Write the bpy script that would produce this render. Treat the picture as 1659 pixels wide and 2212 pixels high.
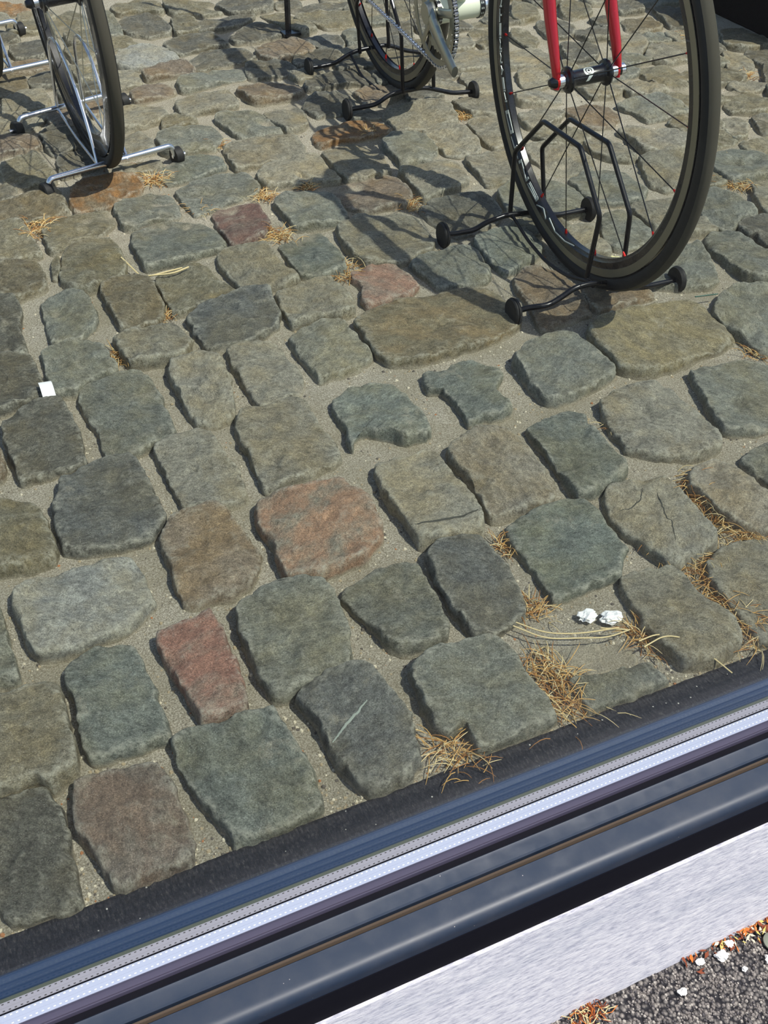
import bpy, bmesh, math, random
from mathutils import Vector, Matrix, noise

for o in list(bpy.data.objects): bpy.data.objects.remove(o)
S = bpy.context.scene
COL = S.collection
V = Vector
PI = math.pi
# ---------------------------------------------------------------- camera, light, exposure
CR, CU, CF = V((0.906263,-0.421668,0.029721)), V((0.255561,0.602550,0.756057)), V((0.336713,0.677591,-0.653830))
cam = bpy.data.cameras.new('camera'); cam.sensor_fit = 'VERTICAL'; cam.sensor_height = 36
cam.lens = 36 * 2372.8155 / 2212; cam.clip_start = 0.02
co = bpy.data.objects.new('camera', cam); COL.objects.link(co); S.camera = co
M = Matrix(((CR.x, CU.x, -CF.x, 0), (CR.y, CU.y, -CF.y, 0), (CR.z, CU.z, -CF.z, 0.93084), (0, 0, 0, 1)))
co.matrix_world = M
SUN_DIR = V((0.42, -0.56, 1.12)).normalized()
sun = bpy.data.lights.new('sun', 'SUN'); sun.energy = 3.9; sun.angle = math.radians(0.6); sun.color = (1.0, 0.965, 0.90)
so = bpy.data.objects.new('sun', sun); COL.objects.link(so); so.rotation_euler = (SUN_DIR).to_track_quat('Z', 'Y').to_euler()
so.location = (3, -2, 4)
W = bpy.data.worlds.new('world'); S.world = W; W.use_nodes = True
wt = W.node_tree; bg = wt.nodes['Background']
sky = wt.nodes.new('ShaderNodeTexSky'); sky.sky_type = 'NISHITA'; sky.sun_disc = False
sky.sun_elevation = math.asin(SUN_DIR.z); sky.sun_rotation = math.atan2(SUN_DIR.x, SUN_DIR.y)
sky.air_density = 1.0; sky.dust_density = 1.5
wt.links.new(sky.outputs[0], bg.inputs[0]); bg.inputs[1].default_value = 0.115
S.view_settings.view_transform = 'Standard'; S.view_settings.look = 'None'
S.view_settings.gamma = 1; S.view_settings.use_curve_mapping = False
S.view_settings.exposure = 0.17

# ---------------------------------------------------------------- helpers
def lin(c):
    return tuple(((x / 255) / 12.92 if x / 255 <= .04045 else ((x / 255 + .055) / 1.055) ** 2.4) for x in c)

def new_mat(name):
    m = bpy.data.materials.new(name); m.use_nodes = True
    return m, m.node_tree, m.node_tree.nodes['Principled BSDF']

def plain(name, rgb, rough=.5, metal=0., spec=None, coat=0.):
    m, nt, b = new_mat(name)
    b.inputs['Base Color'].default_value = (*lin(rgb), 1); b.inputs['Roughness'].default_value = rough
    b.inputs['Metallic'].default_value = metal
    if spec is not None: b.inputs['Specular IOR Level'].default_value = spec
    b.inputs['Coat Weight'].default_value = coat
    # slight procedural unevenness
    n = nt.nodes.new('ShaderNodeTexNoise'); n.inputs['Scale'].default_value = 60; n.inputs['Detail'].default_value = 4
    g = nt.nodes.new('ShaderNodeNewGeometry'); nt.links.new(g.outputs['Position'], n.inputs['Vector'])
    r = nt.nodes.new('ShaderNodeMapRange'); r.inputs[3].default_value = max(0, rough - .07); r.inputs[4].default_value = min(1, rough + .07)
    nt.links.new(n.outputs[0], r.inputs[0]); nt.links.new(r.outputs[0], b.inputs['Roughness'])
    return m

class NT:
    def __init__(s, nt): s.nt = nt
    def n(s, t, **k):
        x = s.nt.nodes.new(t)
        for a, b in k.items(): setattr(x, a, b)
        return x
    def l(s, a, b): s.nt.links.new(a, b)
    def noise(s, vec, scale, detail=4, rough=.55, lac=2.0):
        x = s.n('ShaderNodeTexNoise'); x.inputs['Scale'].default_value = scale; x.inputs['Detail'].default_value = detail
        x.inputs['Roughness'].default_value = rough; s.l(vec, x.inputs['Vector']); return x.outputs[0]
    def ramp(s, fac, stops):
        x = s.n('ShaderNodeValToRGB'); s.l(fac, x.inputs[0]); e = x.color_ramp.elements
        while len(e) < len(stops): e.new(.5)
        for i, (p, c) in enumerate(stops):
            e[i].position = p; e[i].color = (*c, 1) if len(c) == 3 else c
        return x.outputs[0]
    def mix(s, f, a, b, mode='MIX'):
        x = s.n('ShaderNodeMix', data_type='RGBA', blend_type=mode); x.clamp_factor = True
        for v, i in ((f, 0), (a, 6), (b, 7)):
            if hasattr(v, 'is_output'): s.l(v, x.inputs[i])
            elif i == 0: x.inputs[0].default_value = v
            else: x.inputs[i].default_value = (*v, 1)
        return x.outputs[2]

def stone_mat(code, rgb, second=None, second_amt=.5, veins=0.):
    m, nt, b = new_mat('stone_' + code.lower() + ('_x' if code.isupper() else ''))
    N = NT(nt)
    c_green = rgb[1] >= rgb[0] - 1
    def adj(c, sat=(.52 if c_green else .74), gain=1.08):
        g = sum(c) / 3; c = [g + (x - g) * sat for x in c]
        return lin(tuple(min(255, x * gain * w) for x, w in zip(c, (1.02, 1.0, .965))))
    g = N.n('ShaderNodeNewGeometry'); p = g.outputs['Position']
    oi = N.n('ShaderNodeObjectInfo')
    ang = N.n('ShaderNodeMath', operation='MULTIPLY'); N.l(oi.outputs['Random'], ang.inputs[0]); ang.inputs[1].default_value = 6.28
    vr = N.n('ShaderNodeVectorRotate', rotation_type='Z_AXIS'); N.l(p, vr.inputs['Vector']); N.l(ang.outputs[0], vr.inputs['Angle'])
    mp = N.n('ShaderNodeMapping'); mp.inputs['Scale'].default_value = (1, 1.45, 1); N.l(vr.outputs[0], mp.inputs['Vector']); pf = mp.outputs[0]
    base = adj(rgb)
    n1 = N.noise(p, 13, 4, .6)
    n2 = N.noise(pf, 34, 9, .74)
    nf = N.noise(pf, 130, 7, .78)
    n3 = N.noise(p, 620, 3, .7)
    dark = tuple(c * .56 for c in base); light = tuple(min(1, c * 1.42 + .02) for c in base)
    c = N.ramp(nf, [(.34, dark), (.48, base), (.66, light)])
    if second:
        s2 = adj(second, .85)
        f = N.ramp(N.noise(pf, 14, 4, .62), [(.5 - .12 * second_amt - .08, (0, 0, 0)), (.5 - .12 * second_amt + .12, (1, 1, 1))])
        c = N.mix(f, c, N.ramp(nf, [(.34, tuple(x * .66 for x in s2)), (.52, s2), (.72, tuple(x * 1.3 for x in s2))]))
    else:
        warm = tuple(x * y for x, y in zip(base, (1.16, 1.05, .86)))
        f = N.ramp(n1, [(.42, (0, 0, 0)), (.64, (1, 1, 1))])
        c = N.mix(f, c, N.ramp(nf, [(.32, tuple(x * .62 for x in warm)), (.5, warm), (.72, tuple(x * 1.45 for x in warm))]))
    # broad value mottling and per stone value shift
    c = N.mix(.85, c, N.ramp(n2, [(.34, (.62, .62, .63)), (.5, (1, 1, 1)), (.68, (1.34, 1.34, 1.30))]), 'MULTIPLY')
    hs = N.n('ShaderNodeHueSaturation'); mr = N.n('ShaderNodeMapRange'); N.l(oi.outputs['Random'], mr.inputs[0])
    mr.inputs[3].default_value = .90; mr.inputs[4].default_value = 1.14; N.l(mr.outputs[0], hs.inputs['Value']); N.l(c, hs.inputs['Color']); c = hs.outputs[0]
    c = N.mix(.9, c, N.ramp(n3, [(.32, (.50, .50, .50)), (.5, (1, 1, 1)), (.68, (1.66, 1.66, 1.62))]), 'MULTIPLY')
    # mineral sparkle
    v = N.n('ShaderNodeTexVoronoi'); v.inputs['Scale'].default_value = 460; N.l(p, v.inputs['Vector'])
    sp = N.ramp(v.outputs['Distance'], [(.08, (1, 1, 1)), (.24, (0, 0, 0))])
    spm = N.mix(1., sp, N.ramp(N.noise(p, 90, 3), [(.46, (0, 0, 0)), (.60, (1, 1, 1))]), 'MULTIPLY')
    c = N.mix(spm, c, tuple(min(1, x * 2.2 + .14) for x in base))
    # worn pale arrises
    pt = N.ramp(g.outputs['Pointiness'], [(.505, (0, 0, 0)), (.56, (.75, .75, .75))])
    c = N.mix(N.mix(1., pt, N.ramp(nf, [(.40, (0, 0, 0)), (.60, (1, 1, 1))]), 'MULTIPLY'), c, lin((186, 184, 166)))
    # sandy film in hollows of the surface
    sf = N.ramp(N.noise(p, 24, 7, .7), [(.58, (0, 0, 0)), (.70, (.6, .6, .6))])
    c = N.mix(sf, c, N.ramp(n3, [(.35, lin((140, 134, 112))), (.65, lin((196, 190, 168)))]))
    tc = N.n('ShaderNodeSeparateXYZ'); N.l(p, tc.inputs[0])
    za = N.n('ShaderNodeMath', operation='MULTIPLY_ADD'); N.l(N.noise(p, 50, 5, .7), za.inputs[0]); za.inputs[1].default_value = -.012; N.l(tc.outputs[2], za.inputs[2])
    hz = N.n('ShaderNodeMapRange'); N.l(za.outputs[0], hz.inputs[0]); hz.inputs[1].default_value = -.004; hz.inputs[2].default_value = .0025; hz.inputs[3].default_value = .95; hz.inputs[4].default_value = 0
    c = N.mix(hz.outputs[0], c, N.ramp(n3, [(.35, lin((132, 124, 104))), (.65, lin((192, 184, 162)))]))
    N.l(c, b.inputs['Base Color']); b.inputs['Roughness'].default_value = .66; b.inputs['Specular IOR Level'].default_value = .35
    prev = None
    for h, st, d in ((n2, .9, .0045), (nf, .9, .0022), (n3, .8, .0007)):
        bu = N.n('ShaderNodeBump'); bu.inputs['Strength'].default_value = st; bu.inputs['Distance'].default_value = d; N.l(h, bu.inputs['Height'])
        if prev: N.l(prev, bu.inputs['Normal'])
        prev = bu.outputs[0]
    N.l(prev, b.inputs['Normal'])
    return m

class MB:
    """collects shapes into one mesh"""
    def __init__(s): s.v = []; s.f = []; s.m = []
    def add(s, vs, fs, mi=0):
        o = len(s.v); s.v += [tuple(p) for p in vs]; s.f += [tuple(i + o for i in f) for f in fs]; s.m += [mi] * len(fs)
    def box(s, lo, hi, mi=0):
        x0, y0, z0 = lo; x1, y1, z1 = hi
        s.add([(x0, y0, z0), (x1, y0, z0), (x1, y1, z0), (x0, y1, z0), (x0, y0, z1), (x1, y0, z1), (x1, y1, z1), (x0, y1, z1)],
              [(3, 2, 1, 0), (4, 5, 6, 7), (0, 1, 5, 4), (1, 2, 6, 5), (2, 3, 7, 6), (3, 0, 4, 7)], mi)
    def tube(s, pts, r, n=10, mi=0, closed=False, flat=None):
        pts = [V(p) for p in pts]; rs = r if isinstance(r, (list, tuple)) else [r] * len(pts)
        k = len(pts); rings = []; up = None
        for i in range(k):
            if closed: d = pts[(i + 1) % k] - pts[i - 1]
            else: d = pts[min(i + 1, k - 1)] - pts[max(i - 1, 0)]
            d.normalize()
            if up is None:
                up = V((0, 0, 1)) if abs(d.z) < .9 else V((1, 0, 0))
            a = up - d * up.dot(d); a.normalize(); up = a; b = d.cross(a)
            rr = rs[i]; ra, rb = (rr if isinstance(rr, tuple) else (rr, rr))
            rings.append([pts[i] + a * math.cos(q) * ra + b * math.sin(q) * rb for q in [2 * PI * j / n for j in range(n)]])
        vs = [p for R in rings for p in R]; fs = []
        for i in range(k if closed else k - 1):
            i2 = (i + 1) % k
            for j in range(n):
                j2 = (j + 1) % n; fs.append((i * n + j, i * n + j2, i2 * n + j2, i2 * n + j))
        if not closed: fs.append(tuple(range(n - 1, -1, -1))); fs.append(tuple((k - 1) * n + j for j in range(n)))
        s.add(vs, fs, mi)
    def lathe(s, c, ax, prof, n=32, mi=0, cap=True):
        """prof: (distance along ax, radius)"""
        c = V(c); ax = V(ax).normalized(); a = ax.orthogonal().normalized(); b = ax.cross(a)
        vs = []; k = len(prof)
        for d, r in prof:
            for j in range(n):
                q = 2 * PI * j / n; vs.append(c + ax * d + (a * math.cos(q) + b * math.sin(q)) * r)
        fs = [(i * n + j, i * n + (j + 1) % n, (i + 1) * n + (j + 1) % n, (i + 1) * n + j) for i in range(k - 1) for j in range(n)]
        if cap: fs.append(tuple(range(n - 1, -1, -1))); fs.append(tuple((k - 1) * n + j for j in range(n)))
        s.add(vs, fs, mi)
    def ring(s, c, ax, prof, n=120, mi=0):
        """closed profile (axial, radius) revolved about ax"""
        c = V(c); ax = V(ax).normalized(); a = ax.orthogonal().normalized(); b = ax.cross(a); k = len(prof); vs = []
        for j in range(n):
            q = 2 * PI * j / n
            for d, r in prof: vs.append(c + ax * d + (a * math.cos(q) + b * math.sin(q)) * r)
        s.add(vs, [(j * k + i, j * k + (i + 1) % k, ((j + 1) % n) * k + (i + 1) % k, ((j + 1) % n) * k + i) for j in range(n) for i in range(k)], mi)
    def build(s, name, mats, parent=None, smooth=True, angle=35):
        me = bpy.data.meshes.new(name); me.from_pydata(s.v, [], s.f)
        mats = mats if isinstance(mats, (list, tuple)) else [mats]
        for m in mats: me.materials.append(m)
        if len(mats) > 1: me.polygons.foreach_set('material_index', s.m)
        bm = bmesh.new(); bm.from_mesh(me); bmesh.ops.recalc_face_normals(bm, faces=bm.faces)
        if smooth:
            for f in bm.faces: f.smooth = True
            for e in bm.edges:
                if len(e.link_faces) == 2 and e.calc_face_angle(0) > math.radians(angle): e.smooth = False
        bm.to_mesh(me); bm.free(); me.update()
        o = bpy.data.objects.new(name, me); COL.objects.link(o)
        if parent: o.parent = parent; o.matrix_parent_inverse = parent.matrix_world.inverted()
        return o

def empty(name, loc=(0, 0, 0), parent=None):
    o = bpy.data.objects.new(name, None); COL.objects.link(o); o.location = loc; o.empty_display_size = .05
    bpy.context.view_layer.update()
    return o
def tag(o, label=None, cat=None, group=None, kind=None):
    if label: o['label'] = label
    if cat: o['category'] = cat
    if group: o['group'] = group
    if kind: o['kind'] = kind
    return o
def round_path(pts, r=.01, n=5):
    """round the corners of a polyline"""
    P = [V(p) for p in pts]; out = [P[0]]
    for i in range(1, len(P) - 1):
        a, b, c = P[i - 1], P[i], P[i + 1]
        d1 = (a - b); d2 = (c - b); q = min(r, d1.length * .45, d2.length * .45)
        s, e = b + d1.normalized() * q, b + d2.normalized() * q
        for k in range(n + 1):
            t = k / n; out.append(s * (1 - t) ** 2 + b * 2 * t * (1 - t) + e * t * t)
    out.append(P[-1]); return out

# ---------------------------------------------------------------- materials
PAL = {'k': (88, 88, 74), 'w': (118, 116, 100), 'b': (98, 110, 100), 'p': (113, 104, 92), 'l': (124, 130, 124), 'g': (104, 111, 98),
       'o': (103, 100, 80), 'd': (90, 96, 92), 'n': (112, 100, 82), 'y': (123, 122, 104), 't': (101, 94, 72), 'u': (112, 98, 72), 'v': (110, 99, 84),
       'm': (98, 82, 72), 's': (136, 118, 102), 'N': (108, 101, 76), 'L': (118, 121, 102), 'B': (98, 110, 100), 'c': (104, 112, 102), 'Y': (124, 117, 90),
       'O': (112, 112, 92), 'a': (124, 120, 106), 'e': (94, 109, 100), 'h': (118, 116, 100), 'R': (120, 110, 96)}
SECOND = {'O': ((142, 113, 90), .9), 'R': ((134, 98, 84), .3), 'u': ((134, 98, 56), .6), 's': ((150, 118, 100), .5), 'Y': ((140, 130, 96), .2), 'N': ((124, 110, 80), .0), 'm': ((102, 78, 70), .8), 'p': ((120, 104, 90), .3)}
SM = {c: stone_mat(c, rgb, *SECOND.get(c, (None,))) for c, rgb in PAL.items()}

def sand_mat():
    m, nt, b = new_mat('sand'); N = NT(nt); g = N.n('ShaderNodeNewGeometry'); p = g.outputs['Position']
    n1 = N.noise(p, 9, 4); n2 = N.noise(p, 520, 5, .8); n3 = N.noise(p, 900, 2)
    c = N.ramp(n2, [(.34, lin((108, 100, 82))), (.5, lin((172, 165, 147))), (.62, lin((224, 217, 199)))])
    c = N.mix(N.ramp(n1, [(.4, (0, 0, 0)), (.65, (.45, .45, .45))]), c, lin((140, 132, 106)))
    v = N.n('ShaderNodeTexVoronoi'); v.inputs['Scale'].default_value = 330; N.l(p, v.inputs['Vector'])
    c = N.mix(N.ramp(v.outputs['Distance'], [(.1, (.75, .75, .75)), (.3, (0, 0, 0))]), c, N.ramp(N.noise(p, 500, 1), [(.4, lin((90, 84, 72))), (.5, lin((160, 150, 128))), (.6, lin((215, 208, 188)))]))
    N.l(c, b.inputs['Base Color']); b.inputs['Roughness'].default_value = .95; b.inputs['Specular IOR Level'].default_value = .15
    bu = N.n('ShaderNodeBump'); bu.inputs['Strength'].default_value = 1; bu.inputs['Distance'].default_value = .0022; N.l(n2, bu.inputs['Height']); N.l(bu.outputs[0], b.inputs['Normal'])
    return m
SAND = sand_mat()
GRAIN = [plain('grain_pale', (205, 196, 172), .8), plain('grain_tan', (160, 146, 118), .8), plain('grain_dark', (92, 86, 78), .8), plain('grain_rust', (160, 110, 72), .8)]
FRAME = plain('frame_paint', (34, 46, 64), .45, .0, .45)
def dusty(m, amt=.14):
    nt = m.node_tree; N = NT(nt); b = nt.nodes['Principled BSDF']; g = N.n('ShaderNodeNewGeometry')
    base = tuple(b.inputs['Base Color'].default_value)[:3]
    f = N.ramp(N.noise(g.outputs['Position'], 30, 8, .7), [(.4, (0, 0, 0)), (.85, (amt, amt, amt))])
    c = N.mix(f, base, lin((170, 160, 150)))
    v = N.n('ShaderNodeTexVoronoi'); v.inputs['Scale'].default_value = 60; N.l(g.outputs['Position'], v.inputs['Vector'])
    f2 = N.ramp(v.outputs['Distance'], [(.015, (1, 1, 1)), (.035, (0, 0, 0))]); c = N.mix(f2, c, lin((190, 180, 172)))
    N.l(c, b.inputs['Base Color']); return m
dusty(FRAME, .06)
BEAD = plain('inner_frame_paint', (28, 52, 84), .5, 0, .2)
GASKET = plain('gasket_rubber', (10, 10, 20), .8, 0, .15)
GASKET_GREY = plain('gasket_grey', (74, 70, 88), .6, 0, .3)
SPACER = plain('spacer_aluminium', (176, 182, 204), .5, .0, .2)
SPACER_DULL = plain('spacer_dull', (150, 148, 158), .6, .0, .2)
OLIVE = plain('sealant_olive', (72, 78, 66), .6)
DOT_DARK = plain('perforation_dark', (60, 58, 60), .7)
DOT_LIGHT = plain('perforation_light', (250, 252, 246), .5)
DIRT = plain('groove_dirt', (96, 82, 70), .9)
def mat_strip():
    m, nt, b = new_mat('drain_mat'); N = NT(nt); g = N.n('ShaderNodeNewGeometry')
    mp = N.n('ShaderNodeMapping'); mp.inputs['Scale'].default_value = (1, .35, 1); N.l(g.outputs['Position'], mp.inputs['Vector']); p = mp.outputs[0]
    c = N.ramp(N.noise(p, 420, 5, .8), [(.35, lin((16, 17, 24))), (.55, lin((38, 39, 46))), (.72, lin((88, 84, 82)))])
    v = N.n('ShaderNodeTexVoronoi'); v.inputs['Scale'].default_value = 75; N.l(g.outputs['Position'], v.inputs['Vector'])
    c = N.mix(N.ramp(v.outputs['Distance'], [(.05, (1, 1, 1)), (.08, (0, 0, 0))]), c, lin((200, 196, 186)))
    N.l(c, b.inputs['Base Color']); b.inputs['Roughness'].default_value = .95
    bu = N.n('ShaderNodeBump'); bu.inputs['Distance'].default_value = .003; N.l(N.noise(p, 350, 4, .7), bu.inputs['Height']); N.l(bu.outputs[0], b.inputs['Normal'])
    return m
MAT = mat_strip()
def plaster_mat():
    m, nt, b = new_mat('white_plaster'); N = NT(nt); g = N.n('ShaderNodeNewGeometry'); p = g.outputs['Position']
    mp = N.n('ShaderNodeMapping'); mp.inputs['Scale'].default_value = (.22, 1, 1); N.l(p, mp.inputs['Vector'])
    n = N.noise(mp.outputs[0], 330, 4, .7); big = N.noise(mp.outputs[0], 16, 4, .6)
    c = N.ramp(n, [(.3, lin((158, 159, 174))), (.5, lin((204, 203, 211))), (.7, lin((228, 226, 228)))])
    c = N.mix(N.ramp(big, [(.55, (0, 0, 0)), (.75, (.55, .55, .55))]), c, lin((150, 156, 172)))
    N.l(c, b.inputs['Base Color']); b.inputs['Roughness'].default_value = .9; b.inputs['Specular IOR Level'].default_value = .2
    bu = N.n('ShaderNodeBump'); bu.inputs['Strength'].default_value = .6; bu.inputs['Distance'].default_value = .0012; N.l(n, bu.inputs['Height']); N.l(bu.outputs[0], b.inputs['Normal'])
    return m
PLASTER = plaster_mat()
def asphalt_mat():
    m, nt, b = new_mat('asphalt'); N = NT(nt); g = N.n('ShaderNodeNewGeometry'); p = g.outputs['Position']
    v = N.n('ShaderNodeTexVoronoi'); v.inputs['Scale'].default_value = 190; N.l(p, v.inputs['Vector'])
    c = N.mix(N.ramp(v.outputs['Distance'], [(.25, (0, 0, 0)), (.6, (1, 1, 1))]), N.ramp(v.outputs['Color'], [(.2, lin((104, 99, 96))), (.8, lin((150, 143, 136)))]), lin((26, 24, 30)))
    N.l(c, b.inputs['Base Color']); b.inputs['Roughness'].default_value = .8
    bu = N.n('ShaderNodeBump'); bu.invert = True; bu.inputs['Distance'].default_value = .004; N.l(v.outputs['Distance'], bu.inputs['Height']); N.l(bu.outputs[0], b.inputs['Normal'])
    return m
ASPHALT = asphalt_mat()
GRIT = [plain('grit_grey', (122, 115, 110), .75), plain('grit_dark', (74, 70, 72), .75), plain('grit_light', (164, 157, 148), .75)]
RUBBER = plain('tyre_rubber', (34, 34, 33), .62, 0, .35)
RUBBER2 = plain('tyre_tread', (74, 71, 62), .8, 0, .2)
BLACKP = plain('black_paint', (10, 12, 20), .28, 0, .5, .3)
BRAKE = plain('brake_track_alloy', (150, 146, 128), .45, .75)
BLACKMETAL = plain('black_wire', (16, 17, 22), .3, .2, .5)
CHROME = plain('chrome', (240, 242, 248), .27, 1.0)
STEEL = plain('dull_steel', (176, 176, 164), .30, .9)
RED = plain('red_lacquer', (196, 22, 40), .25, .35, .5, .6)
REDAL = plain('red_anodised', (210, 30, 24), .3, .5)
WHITEP = plain('white_paint', (222, 228, 206), .35)
SILVERP = plain('silver_decal', (205, 212, 206), .4, .2)
PAPER = plain('white_paper', (240, 240, 236), .7)
STRAW = [plain('straw_pale', (222, 202, 150), .75), plain('straw_gold', (200, 160, 96), .75), plain('straw_brown', (160, 112, 60), .8)]
CHIP = plain('white_stone', (238, 236, 230), .8)
LEAF = [plain('leaf_orange', (196, 110, 40), .7), plain('leaf_rust', (128, 62, 34), .8), plain('leaf_yellow', (196, 178, 96), .7), plain('leaf_pale', (222, 206, 180), .8)]
def glass_mat():
    m, nt, b = new_mat('window_glass'); nt.nodes.remove(b); N = NT(nt); out = [n for n in nt.nodes if n.type == 'OUTPUT_MATERIAL'][0]
    t = N.n('ShaderNodeBsdfTransparent'); t.inputs[0].default_value = (.985, .992, .985, 1)
    g = N.n('ShaderNodeBsdfGlossy'); g.inputs['Roughness'].default_value = 0.0; g.inputs[0].default_value = (1, 1, 1, 1)
    f = N.n('ShaderNodeFresnel'); ge = N.n('ShaderNodeNewGeometry'); io = N.n('ShaderNodeMapRange'); N.l(ge.outputs['Backfacing'], io.inputs[0]); io.inputs[3].default_value = 1.17; io.inputs[4].default_value = 1 / 1.17; N.l(io.outputs[0], f.inputs[0])
    mx = N.n('ShaderNodeMixShader'); N.l(f.outputs[0], mx.inputs[0]); N.l(t.outputs[0], mx.inputs[1]); N.l(g.outputs[0], mx.inputs[2]); N.l(mx.outputs[0], out.inputs[0])
    return m
GLASS = glass_mat()

# ---------------------------------------------------------------- structure
X0, X1 = -1.6, 4.2
def fbm(x, y, s, z=0.): return noise.noise(V((x * s, y * s, z)))
mb = MB(); nx, ny = 330, 330; xa, xb, ya, yb = -.7, 3.2, .50, 4.2
vs = []
for j in range(ny + 1):
    y = ya + (yb - ya) * (j / ny)
    for i in range(nx + 1):
        x = xa + (xb - xa) * i / nx
        vs.append((x, y, .0015 + .0045 * fbm(x, y, 5) + .0018 * fbm(x, y, 28, 3) + .0010 * fbm(x, y, 80, 7)))
mb.add(vs, [(j * (nx + 1) + i, j * (nx + 1) + i + 1, (j + 1) * (nx + 1) + i + 1, (j + 1) * (nx + 1) + i) for j in range(ny) for i in range(nx)])
mb.box((-3, .50, -.3), (6, 9, -.02))
tag(mb.build('floor', SAND, angle=180), kind='structure')

def extrude(name, prof, mat, parent=None, x0=X0, x1=X1, angle=30, mats=None):
    """closed (y,z) profile extruded along x"""
    b = MB(); k = len(prof)
    b.add([(x0, y, z) for y, z in prof] + [(x1, y, z) for y, z in prof],
          [tuple(range(k)), tuple(range(2 * k - 1, k - 1, -1))] + [(i, i + k, (i + 1) % k + k, (i + 1) % k) for i in range(k)])
    return b.build(name, mat, parent, angle=angle)

# rough dark mat strip between paving and window
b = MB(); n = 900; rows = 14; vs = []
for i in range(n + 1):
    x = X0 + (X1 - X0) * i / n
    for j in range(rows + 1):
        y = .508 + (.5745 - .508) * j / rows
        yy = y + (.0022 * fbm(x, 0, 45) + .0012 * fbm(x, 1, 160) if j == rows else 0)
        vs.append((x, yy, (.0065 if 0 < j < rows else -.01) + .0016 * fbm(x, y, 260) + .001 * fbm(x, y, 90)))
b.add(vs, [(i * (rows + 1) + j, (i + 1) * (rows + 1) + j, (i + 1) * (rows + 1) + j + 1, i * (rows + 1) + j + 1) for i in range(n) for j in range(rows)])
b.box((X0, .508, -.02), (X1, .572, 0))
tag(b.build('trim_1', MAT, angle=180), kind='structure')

win = tag(empty('window_1', (1.0, .46, .0)), kind='structure')
Z = .03
extrude('inner_frame', [(.502, -.02), (.5235, -.02), (.5235, .0285), (.521, Z + .0006), (.515, Z - .001), (.5145, Z), (.509, Z - .001), (.5085, Z), (.5035, Z - .0005), (.502, Z - .003)], BEAD, win)
extrude('sealant', [(.4985, -.02), (.5018, -.02), (.5018, Z), (.4985, Z)], OLIVE, win)
def spacer(name, y0, y1, mat, dotm):
    b = MB(); k = [(y0, -.01), (y1, -.01), (y1, Z), ((y0 + y1) / 2 + .0003, Z), ((y0 + y1) / 2, Z - .0005), ((y0 + y1) / 2 - .0003, Z), (y0, Z)]
    n = len(k); b.add([(X0, y, z) for y, z in k] + [(X1, y, z) for y, z in k], [tuple(range(n)), tuple(range(2 * n - 1, n - 1, -1))] + [(i, i + n, (i + 1) % n + n, (i + 1) % n) for i in range(n)])
    w = y1 - y0; x = X0
    while x < 3.0:
        for yy in (y0 + w * .2, y1 - w * .16):
            b.add([(x - .0009, yy - .00045, Z + .0002), (x + .0009, yy - .00045, Z + .0002), (x + .0009, yy + .00045, Z + .0002), (x - .0009, yy + .00045, Z + .0002)], [(0, 1, 2, 3)], 1)
        x += .0048
    return b.build(name, [mat, dotm], win)
spacer('spacer_bar', .4892, .4985, SPACER_DULL, DOT_DARK)
spacer('spacer_bar', .4766, .4882, SPACER, DOT_LIGHT)
extrude('gasket', [(.4882, -.02), (.4892, -.02), (.4892, Z + .001), (.4882, Z + .001)], GASKET, win)
extrude('gasket', [(.4665, -.02), (.4766, -.02), (.4766, Z - .001), (.4760, Z - .0005), (.4735, Z + .0004), (.4690, Z + .0004), (.4683, Z - .0012), (.4678, Z + .0006), (.4668, Z + .0006), (.4665, Z - .002)], GASKET_GREY, win)
extrude('gasket', [(.4590, -.02), (.4665, -.02), (.4665, Z - .004), (.4590, Z - .006)], GASKET, win)
def pane(name, y, th=.003):
    b = MB(); b.box((X0, y - th / 2, Z - .002), (X1, y + th / 2, 2.6)); return b.build(name, GLASS, win, smooth=False)
pane('glass_pane', .4755); pane('glass_pane', .4995)
# outer frame: bead, dirty groove, broad face with rounded nose
extrude('glazing_bead', [(.4425, -.02), (.4590, -.02), (.4590, Z - .001), (.4575, Z + .0008), (.4550, Z), (.4440, Z - .0004), (.4425, Z - .002)], FRAME, win)
extrude('groove', [(.4345, -.02), (.4425, -.02), (.4425, Z - .008), (.4345, Z - .008)], GASKET, win)
extrude('groove_rib', [(.4378, -.02), (.4404, -.02), (.4404, Z - .0030), (.4394, Z - .0020), (.4388, Z - .0040), (.4378, Z - .0030)], DIRT, win)
nose = [(.4345, -.02), (.4345, Z - .0015), (.4335, Z)]
for k in range(9):
    q = PI / 2 * k / 8; nose.append((.4160 - .0110 * math.sin(q), Z - .010 + .010 * math.cos(q)))
nose += [(.4045, -.028), (.4065, -.030), (.4345, -.030)]
extrude('sill_frame', nose, FRAME, win)
extrude('drip_edge', [(.4030, -.0285), (.4055, -.0285), (.4055, .0125), (.4042, .0125), (.4032, .0090)], GASKET, win)
extrude('trim_2', [(.408, -.028), (.50, -.028), (.50, -.35), (.372, -.35), (.3745, -.20), (.3765, -.185), (.400, -.03)], PLASTER).__setitem__('kind', 'structure')
b = MB(); vs = []; n = 240; m_ = 120
for j in range(m_ + 1):
    y = -1.2 + 1.6 * j / m_
    for i in range(n + 1):
        x = -.4 + 3.2 * i / n; vs.append((x, y, -.1975 + .002 * fbm(x, y, 40)))
b.add(vs, [(j * (n + 1) + i, j * (n + 1) + i + 1, (j + 1) * (n + 1) + i + 1, (j + 1) * (n + 1) + i) for j in range(m_) for i in range(n)])
b.box((-6, -8, -.3), (8, .40, -.202))
tag(b.build('floor.001', ASPHALT, angle=180), kind='structure'); bpy.data.objects['floor.001'].name = 'floor_outside'

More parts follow.
